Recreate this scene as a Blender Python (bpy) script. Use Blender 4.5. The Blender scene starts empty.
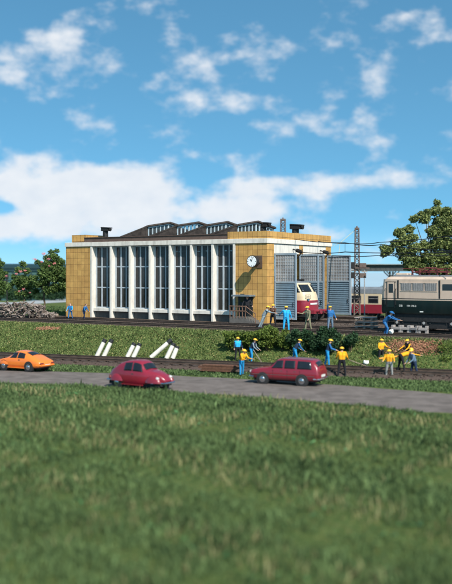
import bpy, bmesh, math, random
import numpy as np
from mathutils import Vector, Matrix, Quaternion
from math import sin, cos, pi, radians, atan2, sqrt
random.seed(7); rng = np.random.default_rng(7)
S = bpy.context.scene; COL = S.collection
H = 4.3; F = 878.0; HY = 272.0; CX = 226.0
ZN = -1.8                                   # level of the lower ground by the road
V = Vector

# ------------------------------------------------------------------ geometry of the view
def P(px, py, z):                           # point of the level z seen at that spot of the photo
    s = (py-HY)/(H-z); return V(((px-CX)/s, F/s, z))
TH = math.atan2(-.522, .853); A = V((cos(TH), sin(TH), 0)); W = V((-sin(TH), cos(TH), 0))
CO = P(267, 323.5, 0)                       # the near corner of the shed
def lx(px, u=0.):                           # yard x of the pixel column px on the line yard y = u
    k = (px-CX)/F; return (k*(CO.y+u*W.y)-CO.x-u*W.x)/(A.x-k*A.y)
def ly(px, x=0.):
    k = (px-CX)/F; return (k*(CO.y+x*A.y)-CO.x-x*A.x)/(W.x-k*W.y)
def lz(py, x, u): return H-(py-HY)*(CO.y+x*A.y+u*W.y)/F
def yard(x, u, z=0.): return CO + A*x + W*u + V((0, 0, z))
B0 = P(0, 354.8, -1.5); B1 = P(452, 373, -1.5)
BD = V((B1.x-B0.x, B1.y-B0.y, 0)).normalized(); BN = V((-BD.y, BD.x, 0))
def yb(X): return B0.y+(X-B0.x)*BD.y/BD.x
def smooth(t): t = max(0., min(1., t)); return t*t*(3-2*t)
def ground(X, Y):
    u = (X-CO.x)*W.x+(Y-CO.y)*W.y
    if u > 12: return -1.3*smooth((u-16)/9)
    q = CO + W*(-9.6); ya = q.y+(X-q.x)*A.y/A.x; b = yb(X)+2.0
    ya = max(ya, b+2.0)
    return ZN+(-ZN)*smooth((Y-b)/(ya-b))

# ------------------------------------------------------------------ materials
MATS = {}
def nd(nt, t, **k):
    n = nt.nodes.new(t)
    for a, v in k.items(): setattr(n, a, v)
    return n
def mat(name, col, rough=.6, var=.15, scale=3., bump=0., bscale=30., metal=0., spec=.4, coat=0., col2=None, dirt=0., island=False, trans=0.):
    if name in MATS: return MATS[name]
    m = bpy.data.materials.new(name); m.use_nodes = True; nt = m.node_tree; L = nt.links.new
    b = nt.nodes['Principled BSDF']
    tc = nd(nt, 'ShaderNodeTexCoord')
    n = nd(nt, 'ShaderNodeTexNoise'); n.inputs['Scale'].default_value = scale; n.inputs['Detail'].default_value = 6; n.inputs['Roughness'].default_value = .6
    L(tc.outputs['Object'], n.inputs['Vector'])
    r = nd(nt, 'ShaderNodeValToRGB')
    c1 = [max(0, c*(1-var)) for c in col]; c2 = [min(1, c*(1+var)) for c in (col2 or col)]
    r.color_ramp.elements[0].position = .32; r.color_ramp.elements[1].position = .68
    r.color_ramp.elements[0].color = (*c1, 1); r.color_ramp.elements[1].color = (*c2, 1)
    if island:
        g = nd(nt, 'ShaderNodeNewGeometry'); ma = nd(nt, 'ShaderNodeMath', operation='MULTIPLY_ADD')
        ma.inputs[1].default_value = .5; L(g.outputs['Random Per Island'], ma.inputs[0])
        mb = nd(nt, 'ShaderNodeMath', operation='MULTIPLY'); mb.inputs[1].default_value = .5
        L(n.outputs['Fac'], mb.inputs[0]); L(mb.outputs[0], ma.inputs[2]); L(ma.outputs[0], r.inputs['Fac'])
        r.color_ramp.elements[0].position = .2; r.color_ramp.elements[1].position = .8
    else: L(n.outputs['Fac'], r.inputs['Fac'])
    out = r.outputs['Color']
    if dirt:
        n2 = nd(nt, 'ShaderNodeTexNoise'); n2.inputs['Scale'].default_value = .9; n2.inputs['Detail'].default_value = 8
        mp = nd(nt, 'ShaderNodeMapping'); mp.inputs['Scale'].default_value = (3, 3, .5)
        L(tc.outputs['Object'], mp.inputs['Vector']); L(mp.outputs[0], n2.inputs['Vector'])
        rr = nd(nt, 'ShaderNodeMapRange'); rr.inputs[1].default_value = .48; rr.inputs[2].default_value = .75; rr.inputs[4].default_value = dirt
        L(n2.outputs['Fac'], rr.inputs[0])
        mx = nd(nt, 'ShaderNodeMix', data_type='RGBA'); mx.inputs[7].default_value = (.08, .065, .05, 1)
        L(rr.outputs[0], mx.inputs[0]); L(out, mx.inputs[6]); out = mx.outputs[2]
    L(out, b.inputs['Base Color'])
    b.inputs['Roughness'].default_value = rough; b.inputs['Metallic'].default_value = metal
    b.inputs['Specular IOR Level'].default_value = spec; b.inputs['Coat Weight'].default_value = coat
    if trans:
        ts = nd(nt, 'ShaderNodeBsdfTranslucent'); L(out, ts.inputs['Color'])
        ms = nd(nt, 'ShaderNodeMixShader'); ms.inputs[0].default_value = trans
        L(b.outputs[0], ms.inputs[1]); L(ts.outputs[0], ms.inputs[2]); L(ms.outputs[0], nt.nodes['Material Output'].inputs['Surface'])
    if bump:
        n3 = nd(nt, 'ShaderNodeTexNoise'); n3.inputs['Scale'].default_value = bscale; n3.inputs['Detail'].default_value = 4
        bp = nd(nt, 'ShaderNodeBump'); bp.inputs['Strength'].default_value = bump; bp.inputs['Distance'].default_value = .03
        L(tc.outputs['Object'], n3.inputs['Vector']); L(n3.outputs['Fac'], bp.inputs['Height']); L(bp.outputs[0], b.inputs['Normal'])
    MATS[name] = m; return m

def tile_mat():
    m = bpy.data.materials.new('ochre_tile'); m.use_nodes = True; nt = m.node_tree; L = nt.links.new; b = nt.nodes['Principled BSDF']
    tc = nd(nt, 'ShaderNodeTexCoord'); sp = nd(nt, 'ShaderNodeSeparateXYZ'); L(tc.outputs['Object'], sp.inputs[0])
    ad = nd(nt, 'ShaderNodeMath', operation='ADD'); L(sp.outputs[0], ad.inputs[0]); L(sp.outputs[1], ad.inputs[1])
    cb = nd(nt, 'ShaderNodeCombineXYZ'); L(ad.outputs[0], cb.inputs[0]); L(sp.outputs[2], cb.inputs[1])
    def brick(w, h, mor):
        k = nd(nt, 'ShaderNodeTexBrick', offset=0., squash=1.); k.inputs['Scale'].default_value = 1
        k.inputs['Brick Width'].default_value = w; k.inputs['Row Height'].default_value = h; k.inputs['Mortar Size'].default_value = mor
        k.inputs['Mortar Smooth'].default_value = .3; k.inputs['Bias'].default_value = 0
        L(cb.outputs[0], k.inputs['Vector']); return k
    k1 = brick(.46, .56, .013); k2 = brick(.23, .56, .005)
    k1.inputs['Color1'].default_value = (.57, .325, .10, 1); k1.inputs['Color2'].default_value = (.48, .26, .078, 1); k1.inputs['Mortar'].default_value = (.07, .035, .014, 1)
    n = nd(nt, 'ShaderNodeTexNoise'); n.inputs['Scale'].default_value = 1.7; n.inputs['Detail'].default_value = 8; L(tc.outputs['Object'], n.inputs['Vector'])
    mr = nd(nt, 'ShaderNodeMapRange'); mr.inputs[1].default_value = .3; mr.inputs[2].default_value = .7; mr.inputs[3].default_value = .78; mr.inputs[4].default_value = 1.1
    L(n.outputs['Fac'], mr.inputs[0])
    m1 = nd(nt, 'ShaderNodeMapRange'); m1.inputs[3].default_value = 1.; m1.inputs[4].default_value = .62; L(k2.outputs['Fac'], m1.inputs[0])
    mm = nd(nt, 'ShaderNodeMath', operation='MULTIPLY'); L(mr.outputs[0], mm.inputs[0]); L(m1.outputs[0], mm.inputs[1])
    vs = nd(nt, 'ShaderNodeVectorMath', operation='SCALE'); L(k1.outputs['Color'], vs.inputs[0]); L(mm.outputs[0], vs.inputs['Scale'])
    L(vs.outputs[0], b.inputs['Base Color']); b.inputs['Roughness'].default_value = .5; b.inputs['Specular IOR Level'].default_value = .35
    bp = nd(nt, 'ShaderNodeBump', invert=True); bp.inputs['Strength'].default_value = .5; bp.inputs['Distance'].default_value = .02
    L(k1.outputs['Fac'], bp.inputs['Height']); L(bp.outputs[0], b.inputs['Normal'])
    MATS['ochre_tile'] = m; return m

def glass_mat(name, tint, refl=.14, frost=.15, frostcol=(.35, .42, .46)):
    m = bpy.data.materials.new(name); m.use_nodes = True; nt = m.node_tree; nt.nodes.clear(); L = nt.links.new
    t = nd(nt, 'ShaderNodeBsdfTransparent'); t.inputs[0].default_value = (*tint, 1)
    g = nd(nt, 'ShaderNodeBsdfGlossy'); g.inputs['Roughness'].default_value = .06; g.inputs[0].default_value = (.6, .62, .64, 1)
    d = nd(nt, 'ShaderNodeBsdfDiffuse'); d.inputs[0].default_value = (*frostcol, 1)
    fr = nd(nt, 'ShaderNodeFresnel'); fr.inputs[0].default_value = 1.5
    ad = nd(nt, 'ShaderNodeMath', operation='ADD'); ad.inputs[1].default_value = refl; L(fr.outputs[0], ad.inputs[0])
    n = nd(nt, 'ShaderNodeTexNoise'); n.inputs['Scale'].default_value = 1.2; n.inputs['Detail'].default_value = 8
    tc = nd(nt, 'ShaderNodeTexCoord'); L(tc.outputs['Object'], n.inputs['Vector'])
    mu = nd(nt, 'ShaderNodeMath', operation='MULTIPLY'); mu.inputs[1].default_value = frost*2; L(n.outputs['Fac'], mu.inputs[0])
    m1 = nd(nt, 'ShaderNodeMixShader'); L(mu.outputs[0], m1.inputs[0]); L(t.outputs[0], m1.inputs[1]); L(d.outputs[0], m1.inputs[2])
    m2 = nd(nt, 'ShaderNodeMixShader'); L(ad.outputs[0], m2.inputs[0]); L(m1.outputs[0], m2.inputs[1]); L(g.outputs[0], m2.inputs[2])
    o = nd(nt, 'ShaderNodeOutputMaterial'); L(m2.outputs[0], o.inputs[0]); MATS[name] = m; return m

TILE = tile_mat()
WHITE = mat('cream_concrete', (.68, .625, .55), .7, .08, 4, .1, 40, dirt=.35)
PLASTER = mat('white_plaster', (.64, .60, .54), .7, .06, 2, dirt=.25)
ROOFM = mat('brown_roofing', (.040, .029, .024), .85, .35, 2.5, .5, 25, col2=(.07, .052, .043))
FASCIA = mat('brown_fascia', (.10, .065, .052), .8, .2, 3, .2, 30)
BLUEG = mat('blue_grey_steel', (.38, .42, .45), .5, .1, 3, dirt=.3)
BLUED = mat('blue_grey_louvre', (.12, .18, .23), .55, .12, 3, dirt=.3)
DARK = mat('sooty_black', (.018, .017, .017), .6, .4, 8)
DCON = mat('dark_concrete', (.12, .11, .10), .85, .2, 3, .2, 30)
RUST = mat('rusty_steel', (.13, .06, .035), .8, .35, 8, .3, 40)
RAILM = mat('rail_steel', (.10, .07, .055), .45, .3, 3, metal=.4)
SLEEP = mat('sleeper_wood', (.055, .04, .032), .85, .3, 6, .3, 40)
WOOD = mat('weathered_wood', (.20, .14, .10), .85, .3, 6, .3, 40, col2=(.32, .25, .2))
BARK = mat('bark', (.10, .07, .045), .9, .3, 6, .6, 20)
GLASS = glass_mat('shed_glass', (.44, .44, .43), -.015, .07, (.44, .42, .40))
GLASSB = glass_mat('back_glass', (.85, .9, .9), .0, .04)
RGLASS = glass_mat('rooflight_glass', (.30, .34, .36), .04, .12)
CARGL = mat('dark_window_glass', (.012, .014, .017), .08, .1, 3, spec=.6)
CHROME = mat('chrome', (.6, .6, .62), .2, .05, 3, metal=1.)
RUBBER = mat('black_rubber', (.02, .02, .021), .8, .2, 9)
CREAM = mat('cream_paint', (.66, .52, .34), .35, .05, 2, coat=.3, dirt=.15)
WINE = mat('wine_red_paint', (.25, .02, .035), .35, .08, 2, coat=.3, dirt=.15)
BEIGE = mat('beige_paint', (.56, .42, .32), .4, .05, 2, coat=.2, dirt=.18)
BGREEN = mat('blue_green_paint', (.004, .014, .013), .4, .1, 2, coat=.2, dirt=.1)
GREYR = mat('grey_roof_paint', (.16, .175, .19), .6, .1, 2, dirt=.3)
RED = mat('insulator_red', (.15, .03, .028), .5, .15, 5)
GALV = mat('galvanised_grey', (.33, .32, .31), .6, .15, 5, dirt=.2)
MASTM = mat('brown_mast_steel', (.13, .095, .08), .75, .25, 6)
SKIN = mat('skin', (.55, .32, .22), .6, .08, 12)
YELLOW = mat('helmet_yellow', (.85, .47, .035), .35, .05, 3)
HAIR = mat('dark_hair', (.03, .02, .015), .8, .2, 20)
SHOE = mat('black_shoe', (.015, .014, .013), .6, .2, 20)

# ------------------------------------------------------------------ mesh helpers
class MB:
    def __init__(s): s.v = []; s.f = []; s.m = []
    def poly(s, pts, faces, mi=0):
        o = len(s.v); s.v += [tuple(p) for p in pts]; s.f += [tuple(i+o for i in f) for f in faces]; s.m += [mi]*len(faces); return s
    def box(s, x0, x1, y0, y1, z0, z1, mi=0):
        p = [(x, y, z) for z in (z0, z1) for y in (y0, y1) for x in (x0, x1)]
        return s.poly(p, [(0, 2, 3, 1), (4, 5, 7, 6), (0, 1, 5, 4), (2, 6, 7, 3), (0, 4, 6, 2), (1, 3, 7, 5)], mi)
    def obox(s, c, size, M=None, mi=0):
        c = V(c); M = M or Matrix.Identity(3); a, b, d = [q/2 for q in size]
        p = [c+M@V((x*a, y*b, z*d)) for z in (-1, 1) for y in (-1, 1) for x in (-1, 1)]
        return s.poly(p, [(0, 2, 3, 1), (4, 5, 7, 6), (0, 1, 5, 4), (2, 6, 7, 3), (0, 4, 6, 2), (1, 3, 7, 5)], mi)
    def tube(s, p0, p1, r0, r1=None, n=8, mi=0, cap=True):
        p0 = V(p0); p1 = V(p1); r1 = r0 if r1 is None else r1; d = (p1-p0)
        if d.length < 1e-6: return s
        q = d.to_track_quat('Z', 'Y'); pts = []
        for p, r in ((p0, r0), (p1, r1)):
            for i in range(n): pts.append(p+q@V((r*cos(2*pi*i/n), r*sin(2*pi*i/n), 0)))
        fs = [(i, (i+1) % n, n+(i+1) % n, n+i) for i in range(n)]
        if cap: fs += [tuple(range(n-1, -1, -1)), tuple(range(n, 2*n))]
        return s.poly(pts, fs, mi)
    def path(s, pts, r, n=6, mi=0):
        for a, b in zip(pts[:-1], pts[1:]): s.tube(a, b, r, r, n, mi)
        return s
    def ell(s, c, r, nu=12, nv=8, M=None, mi=0, v0=-1., v1=1.):
        c = V(c); r = (r, r, r) if isinstance(r, (int, float)) else r; M = M or Matrix.Identity(3); pts = []
        a0 = math.asin(v0); a1 = math.asin(v1)
        for j in range(nv+1):
            a = a0+(a1-a0)*j/nv
            for i in range(nu):
                b = 2*pi*i/nu; pts.append(c+M@V((r[0]*cos(a)*cos(b), r[1]*cos(a)*sin(b), r[2]*sin(a))))
        fs = [(j*nu+i, j*nu+(i+1) % nu, (j+1)*nu+(i+1) % nu, (j+1)*nu+i) for j in range(nv) for i in range(nu)]
        return s.poly(pts, fs, mi)
    def prism(s, outline, axis, a0, a1, mi=0):     # outline 2D, extruded along axis
        def mk(p, a): return {'x': (a, p[0], p[1]), 'y': (p[0], a, p[1]), 'z': (p[0], p[1], a)}[axis]
        n = len(outline); pts = [mk(p, a0) for p in outline]+[mk(p, a1) for p in outline]
        fs = [tuple(range(n))[::-1], tuple(range(n, 2*n))]+[(i, (i+1) % n, n+(i+1) % n, n+i) for i in range(n)]
        return s.poly(pts, fs, mi)
    def disc(s, c, r, nrm, n=20, t=.02, mi=0):
        c = V(c); nrm = V(nrm).normalized(); return s.tube(c, c+nrm*t, r, r, n, mi)
    def build(s, name, mats, parent=None, smooth=False, bevel=0., sub=0):
        me = bpy.data.meshes.new(name); me.from_pydata([tuple(v) for v in s.v], [], s.f)
        mats = mats if isinstance(mats, (list, tuple)) else [mats]
        for m in mats: me.materials.append(m)
        me.polygons.foreach_set('material_index', s.m)
        bm = bmesh.new(); bm.from_mesh(me); bmesh.ops.remove_doubles(bm, verts=bm.verts, dist=1e-5) if smooth else None
        bmesh.ops.recalc_face_normals(bm, faces=bm.faces); bm.to_mesh(me); bm.free()
        if smooth:
            me.polygons.foreach_set('use_smooth', [True]*len(me.polygons)); me.set_sharp_from_angle(angle=radians(42))
        o = bpy.data.objects.new(name, me); COL.objects.link(o)
        if parent is not None: o.parent = parent
        if bevel: b = o.modifiers.new('b', 'BEVEL'); b.width = bevel; b.segments = 2; b.limit_method = 'ANGLE'
        if sub: b = o.modifiers.new('s', 'SUBSURF'); b.levels = sub; b.render_levels = sub
        return o
def tag(o, label=None, cat=None, group=None, kind=None):
    if label: o['label'] = label
    if cat: o['category'] = cat
    if group: o['group'] = group
    if kind: o['kind'] = kind
    return o
def thing(name, loc, rz, label, cat, group=None):
    o = bpy.data.objects.new(name, None); COL.objects.link(o); o.location = loc; o.rotation_euler = (0, 0, rz); o.empty_display_size = .3
    return tag(o, label, cat, group)
def dup(o, parent=None):
    c = o.copy(); COL.objects.link(c)
    if parent is not None: c.parent = parent
    for ch in list(o.children): dup(ch, c)
    return c
def raw(name, verts, faces, m, parent=None):
    me = bpy.data.meshes.new(name); verts = np.asarray(verts, np.float32); faces = np.asarray(faces, np.int32)
    me.vertices.add(len(verts)); me.vertices.foreach_set('co', verts.ravel())
    k = faces.shape[1]; me.loops.add(faces.size); me.loops.foreach_set('vertex_index', faces.ravel())
    me.polygons.add(len(faces)); me.polygons.foreach_set('loop_start', np.arange(0, faces.size, k, dtype=np.int32))
    me.polygons.foreach_set('loop_total', np.full(len(faces), k, np.int32)); me.update(calc_edges=True); me.materials.append(m)
    o = bpy.data.objects.new(name, me); COL.objects.link(o)
    if parent is not None: o.parent = parent
    return o
GV = np.vectorize(ground)

# ------------------------------------------------------------------ camera, light, sky
cam = bpy.data.cameras.new('camera'); co = bpy.data.objects.new('camera', cam); COL.objects.link(co); S.camera = co
co.location = (0, 0, H); co.rotation_euler = (pi/2, 0, 0)
cam.sensor_fit = 'HORIZONTAL'; cam.sensor_width = 36; cam.lens = 36*F/452; cam.shift_y = -20/452; cam.clip_end = 20000; cam.clip_start = .1
cam.dof.use_dof = True; cam.dof.focus_distance = 72; cam.dof.aperture_fstop = .3
SUN = V((.93, -1.74, 1.9)).normalized()
sl = bpy.data.lights.new('sun', 'SUN'); so = bpy.data.objects.new('sun', sl); COL.objects.link(so)
so.rotation_euler = SUN.to_track_quat('Z', 'Y').to_euler(); so.location = (20, -20, 40)
sl.energy = 4.9; sl.angle = radians(.6); sl.color = (1, .95, .87)
w = bpy.data.worlds.new('World'); S.world = w; w.use_nodes = True; nt = w.node_tree; nt.nodes.clear(); L = nt.links.new
def M_(op, a, b=None, c=None):
    n = nd(nt, 'ShaderNodeMath', operation=op)
    for i, q in enumerate((a, b, c)):
        if q is None: continue
        if isinstance(q, (int, float)): n.inputs[i].default_value = q
        else: L(q, n.inputs[i])
    return n.outputs[0]
tc = nd(nt, 'ShaderNodeTexCoord'); sp = nd(nt, 'ShaderNodeSeparateXYZ'); L(tc.outputs['Generated'], sp.inputs[0])
az = M_('MULTIPLY', M_('ARCTAN2', sp.outputs[0], sp.outputs[1]), F); el = M_('MULTIPLY', M_('ARCSINE', sp.outputs[2]), F)  # degrees-like units
zz = M_('MULTIPLY_ADD', M_('MAXIMUM', sp.outputs[2], 0.), 1.3, .22)
cv = nd(nt, 'ShaderNodeCombineXYZ'); L(sp.outputs[0], cv.inputs[0]); L(sp.outputs[1], cv.inputs[1]); L(zz, cv.inputs[2])
nv = nd(nt, 'ShaderNodeVectorMath', operation='NORMALIZE'); L(cv.outputs[0], nv.inputs[0])
sk = nd(nt, 'ShaderNodeTexSky', sky_type='NISHITA'); sk.sun_disc = False
sk.sun_elevation = math.asin(SUN.z); sk.sun_rotation = atan2(SUN.x, SUN.y); sk.ozone_density = 2.2; sk.dust_density = .6; sk.air_density = 1.0
L(nv.outputs[0], sk.inputs['Vector'])
hs = nd(nt, 'ShaderNodeVectorMath', operation='MULTIPLY'); L(sk.outputs[0], hs.inputs[0]); hs.inputs[1].default_value = (.82, 1.45, 1.40)
skc = hs.outputs[0]
# pale band near the horizon and clouds by direction
cc = nd(nt, 'ShaderNodeCombineXYZ'); L(az, cc.inputs[0]); L(el, cc.inputs[1])
mp = nd(nt, 'ShaderNodeMapping'); mp.inputs['Scale'].default_value = (.017, .027, 1); mp.inputs['Location'].default_value = (3.1, 1.7, 0); L(cc.outputs[0], mp.inputs[0])
n1 = nd(nt, 'ShaderNodeTexNoise'); n1.inputs['Scale'].default_value = 1.; n1.inputs['Detail'].default_value = 9; n1.inputs['Roughness'].default_value = .56; L(mp.outputs[0], n1.inputs['Vector'])
def gauss(px, py, rx, ry, amp):            # cloud bank round a direction
    a = M_('DIVIDE', M_('SUBTRACT', az, px-CX), rx); b = M_('DIVIDE', M_('SUBTRACT', el, HY-py), ry)
    d = M_('ADD', M_('MULTIPLY', a, a), M_('MULTIPLY', b, b))
    return M_('MULTIPLY', M_('POWER', 2.718, M_('MULTIPLY', d, -1.)), amp)
bias = None
for g in [(70, 203, 110, 30, .8), (120, 184, 75, 16, .6), (200, 212, 75, 16, .6), (60, 228, 90, 14, .3), (20, 172, 50, 14, .35), (8, 228, 45, 12, .35), (270, 206, 60, 12, .3), (300, 188, 80, 11, .38), (400, 182, 100, 11, .36), (300, 232, 120, 12, .12), (4, 209, 20, 6, -.7), (205, 174, 26, 11, -.55),
          (260, 100, 120, 22, .25), (80, 60, 130, 26, .3), (400, 40, 90, 20, .2)]:
    q = gauss(*g); bias = q if bias is None else M_('ADD', bias, q)
cf = M_('ADD', M_('MULTIPLY', M_('SUBTRACT', n1.outputs['Fac'], .52), 2.3), bias)
mr = nd(nt, 'ShaderNodeMapRange', interpolation_type='SMOOTHSTEP'); mr.inputs[1].default_value = .02; mr.inputs[2].default_value = .62; mr.inputs[4].default_value = .92; L(cf, mr.inputs[0])
hz = nd(nt, 'ShaderNodeMapRange', interpolation_type='SMOOTHSTEP'); hz.inputs[1].default_value = 50.; hz.inputs[2].default_value = -10.; hz.inputs[4].default_value = .55; L(el, hz.inputs[0])
mz = nd(nt, 'ShaderNodeMix', data_type='RGBA'); L(hz.outputs[0], mz.inputs[0]); L(skc, mz.inputs[6]); mz.inputs[7].default_value = (4.2, 6.9, 8.4, 1)
mx = nd(nt, 'ShaderNodeMix', data_type='RGBA'); L(mr.outputs[0], mx.inputs[0]); L(mz.outputs[2], mx.inputs[6])
n2 = nd(nt, 'ShaderNodeTexNoise'); n2.inputs['Scale'].default_value = 2.3; n2.inputs['Detail'].default_value = 5; L(mp.outputs[0], n2.inputs['Vector'])
cr = nd(nt, 'ShaderNodeMix', data_type='RGBA'); L(n2.outputs['Fac'], cr.inputs[0]); cr.inputs[6].default_value = (5.4, 5.9, 6.6, 1); cr.inputs[7].default_value = (7.4, 7.4, 7.4, 1)
L(cr.outputs[2], mx.inputs[7])
bg = nd(nt, 'ShaderNodeBackground'); bg.inputs[1].default_value = .1; L(mx.outputs[2], bg.inputs[0])
ow = nd(nt, 'ShaderNodeOutputWorld'); L(bg.outputs[0], ow.inputs[0])
S.view_settings.view_transform = 'Standard'; S.view_settings.look = 'None'; S.view_settings.exposure = .42; S.view_settings.gamma = 1; S.view_settings.use_curve_mapping = False
S.cycles.use_denoising = True
S.cycles.max_bounces = 6; S.cycles.transparent_max_bounces = 16

# ------------------------------------------------------------------ ground
def ground_mat():
    m = bpy.data.materials.new('grassy_ground'); m.use_nodes = True; nt = m.node_tree; L = nt.links.new; b = nt.nodes['Principled BSDF']
    tc = nd(nt, 'ShaderNodeTexCoord')
    def noise(sc, de=6):
        n = nd(nt, 'ShaderNodeTexNoise'); n.inputs['Scale'].default_value = sc; n.inputs['Detail'].default_value = de; L(tc.outputs['Object'], n.inputs['Vector']); return n.outputs['Fac']
    def ramp(f, els):
        r = nd(nt, 'ShaderNodeValToRGB'); r.color_ramp.elements[0].position = els[0][0]; r.color_ramp.elements[0].color = (*els[0][1], 1)
        r.color_ramp.elements[1].position = els[-1][0]; r.color_ramp.elements[1].color = (*els[-1][1], 1)
        for p, c in els[1:-1]: e = r.color_ramp.elements.new(p); e.color = (*c, 1)
        L(f, r.inputs[0]); return r.outputs[0]
    g = ramp(noise(5), [(.3, (.035, .06, .018)), (.5, (.075, .11, .03)), (.62, (.12, .13, .04)), (.75, (.13, .09, .05))])
    e = ramp(noise(3), [(.3, (.05, .036, .028)), (.7, (.11, .082, .065))])
    sp = nd(nt, 'ShaderNodeVectorMath', operation='DOT_PRODUCT'); L(tc.outputs['Object'], sp.inputs[0]); sp.inputs[1].default_value = tuple(W)
    u0 = CO.dot(W)
    def rng_(a, b_):
        r = nd(nt, 'ShaderNodeMapRange'); r.inputs[1].default_value = u0+a; r.inputs[2].default_value = u0+b_; L(sp.outputs['Value'], r.inputs[0]); return r.outputs[0]
    def mm(op, a, b_=None):
        n = nd(nt, 'ShaderNodeMath', operation=op)
        for i, q in enumerate((a, b_)):
            if q is None: continue
            if isinstance(q, (int, float)): n.inputs[i].default_value = q
            else: L(q, n.inputs[i])
        return n.outputs[0]
    xl = nd(nt, 'ShaderNodeVectorMath', operation='DOT_PRODUCT'); L(tc.outputs['Object'], xl.inputs[0]); xl.inputs[1].default_value = tuple(A)
    xr = nd(nt, 'ShaderNodeMapRange'); xr.inputs[1].default_value = CO.dot(A)-25; xr.inputs[2].default_value = CO.dot(A)-23; L(xl.outputs['Value'], xr.inputs[0])
    near = mm('MULTIPLY', rng_(-9.8, -9.2), mm('SUBTRACT', 1., rng_(-3.2, -2.6)))      # ballast strip along the shed, full length
    yardm = mm('MULTIPLY', mm('MULTIPLY', rng_(-3.3, -2.8), xr.outputs[0]), mm('SUBTRACT', 1., rng_(34, 42)))
    f = mm('MINIMUM', mm('ADD', near, yardm), 1.)
    mx = nd(nt, 'ShaderNodeMix', data_type='RGBA'); L(f, mx.inputs[0]); L(g, mx.inputs[6]); L(e, mx.inputs[7]); L(mx.outputs[2], b.inputs['Base Color'])
    b.inputs['Roughness'].default_value = .95; b.inputs['Specular IOR Level'].default_value = .1
    bp = nd(nt, 'ShaderNodeBump'); bp.inputs['Strength'].default_value = .8; bp.inputs['Distance'].default_value = .08
    L(noise(14), bp.inputs['Height']); L(bp.outputs[0], b.inputs['Normal']); return m
def sheet():
    xs = np.concatenate([np.linspace(-600, -40, 20), np.linspace(-38, 38, 153), np.linspace(40, 600, 20)])
    ys = np.concatenate([np.linspace(-60, 10, 15), np.linspace(11, 130, 300), np.linspace(132, 180, 25)])
    X, Y = np.meshgrid(xs, ys); Z = GV(X, Y)
    Z += (np.sin(X*1.3+Y*.7)*np.cos(Y*1.1-X*.4)*.03)*(Z < -.05)
    Z -= np.clip((Y-172)/8, 0, 1)*3.0
    n, k = len(xs), len(ys); i = np.arange(n*k).reshape(k, n)
    f = np.stack([i[:-1, :-1], i[:-1, 1:], i[1:, 1:], i[1:, :-1]], -1).reshape(-1, 4)
    o = raw('ground', np.stack([X, Y, Z], -1).reshape(-1, 3), f, ground_mat()); tag(o, kind='structure')
    o.data.polygons.foreach_set('use_smooth', [True]*len(o.data.polygons))
sheet()
wm = mat('painted_haze', (.42, .50, .52), .3, .1, .01, .25, .6, spec=.8)  # pale colour imitates distant haze on an invented far plane
o = raw('haze_plane', [(-6000, 170, -2.2), (6000, 170, -2.2), (9000, 12000, -2.2), (-9000, 12000, -2.2)], [(0, 1, 2, 3)], wm); tag(o, kind='structure')
# road
rt = [(-60, 369.3), (0, 369.4), (80, 371), (160, 373.6), (230, 377), (300, 381), (370, 386), (452, 392.5), (520, 399)]
rb = [(-60, 378), (0, 382.5), (80, 386), (160, 390.5), (230, 395.5), (300, 400.5), (370, 406.5), (452, 414.5), (520, 421)]
zr = ZN+.045
def road():
    a = [P(*p, zr) for p in rt]; b = [P(*p, zr) for p in rb]
    a = [a[0]+(a[0]-a[1])*4]+a+[a[-1]+(a[-1]-a[-2])*6]; b = [b[0]+(b[0]-b[1])*4]+b+[b[-1]+(b[-1]-b[-2])*6]
    vs = []; fs = []; n = 9
    for k, (p, q) in enumerate(zip(a, b)):
        for j in range(n):
            t = j/(n-1); r = p.lerp(q, t); r.z = zr+.03*(1-(2*t-1)**2) - (.06 if j in (0, n-1) else 0); vs.append(tuple(r))
    fs = [(k*n+j, k*n+j+1, (k+1)*n+j+1, (k+1)*n+j) for k in range(len(a)-1) for j in range(n-1)]
    m = mat('worn_asphalt', (.125, .105, .094), .9, .16, 1.3, .6, 60, col2=(.16, .134, .12), spec=.2, dirt=.15)
    o = raw('road', vs, fs, m); tag(o, kind='structure'); return a, b
RA, RB = road()
# far path on the left
m = mat('pale_path', (.30, .31, .31), .9, .15, 1, .2, 20)
pts = []
for px, y0, y1 in [(-30, 303, 307), (18, 302, 305.5), (40, 300.3, 303.5), (68, 299, 302), (110, 298.6, 301)]:
    pts += [tuple(P(px, y0, -1.27)), tuple(P(px, y1, -1.27))]
pts = [(p[0], p[1], ground(p[0], p[1])+.03) for p in pts]
o = raw('path', pts, [(2*i, 2*i+1, 2*i+3, 2*i+2) for i in range(4)], m); tag(o, kind='structure')

# stones and grass
def stones(name, cs, size, m, label=None, cat=None, flat=.7):
    n = len(cs); base = np.array([(1, 0, 0), (0, 1, 0), (-1, 0, 0), (0, -1, 0), (0, 0, 1), (0, 0, -1)], float)
    v = base[None]*rng.uniform(.6, 1.3, (n, 6, 1)); a = rng.uniform(0, 6.28, n); c, s_ = np.cos(a)[:, None], np.sin(a)[:, None]
    x = v[..., 0]*c-v[..., 1]*s_; y = v[..., 0]*s_+v[..., 1]*c; z = v[..., 2]*flat
    sz = rng.uniform(.6, 1.4, (n, 1))*size
    v = np.stack([x*sz, y*sz, z*sz], -1)+np.asarray(cs)[:, None, :]
    f = np.array([(0, 1, 4), (1, 2, 4), (2, 3, 4), (3, 0, 4), (1, 0, 5), (2, 1, 5), (3, 2, 5), (0, 3, 5)])
    f = (f[None]+(np.arange(n)*6)[:, None, None]).reshape(-1, 3)
    o = raw(name, v.reshape(-1, 3), f, m); tag(o, label, cat, kind='stuff'); return o
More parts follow.
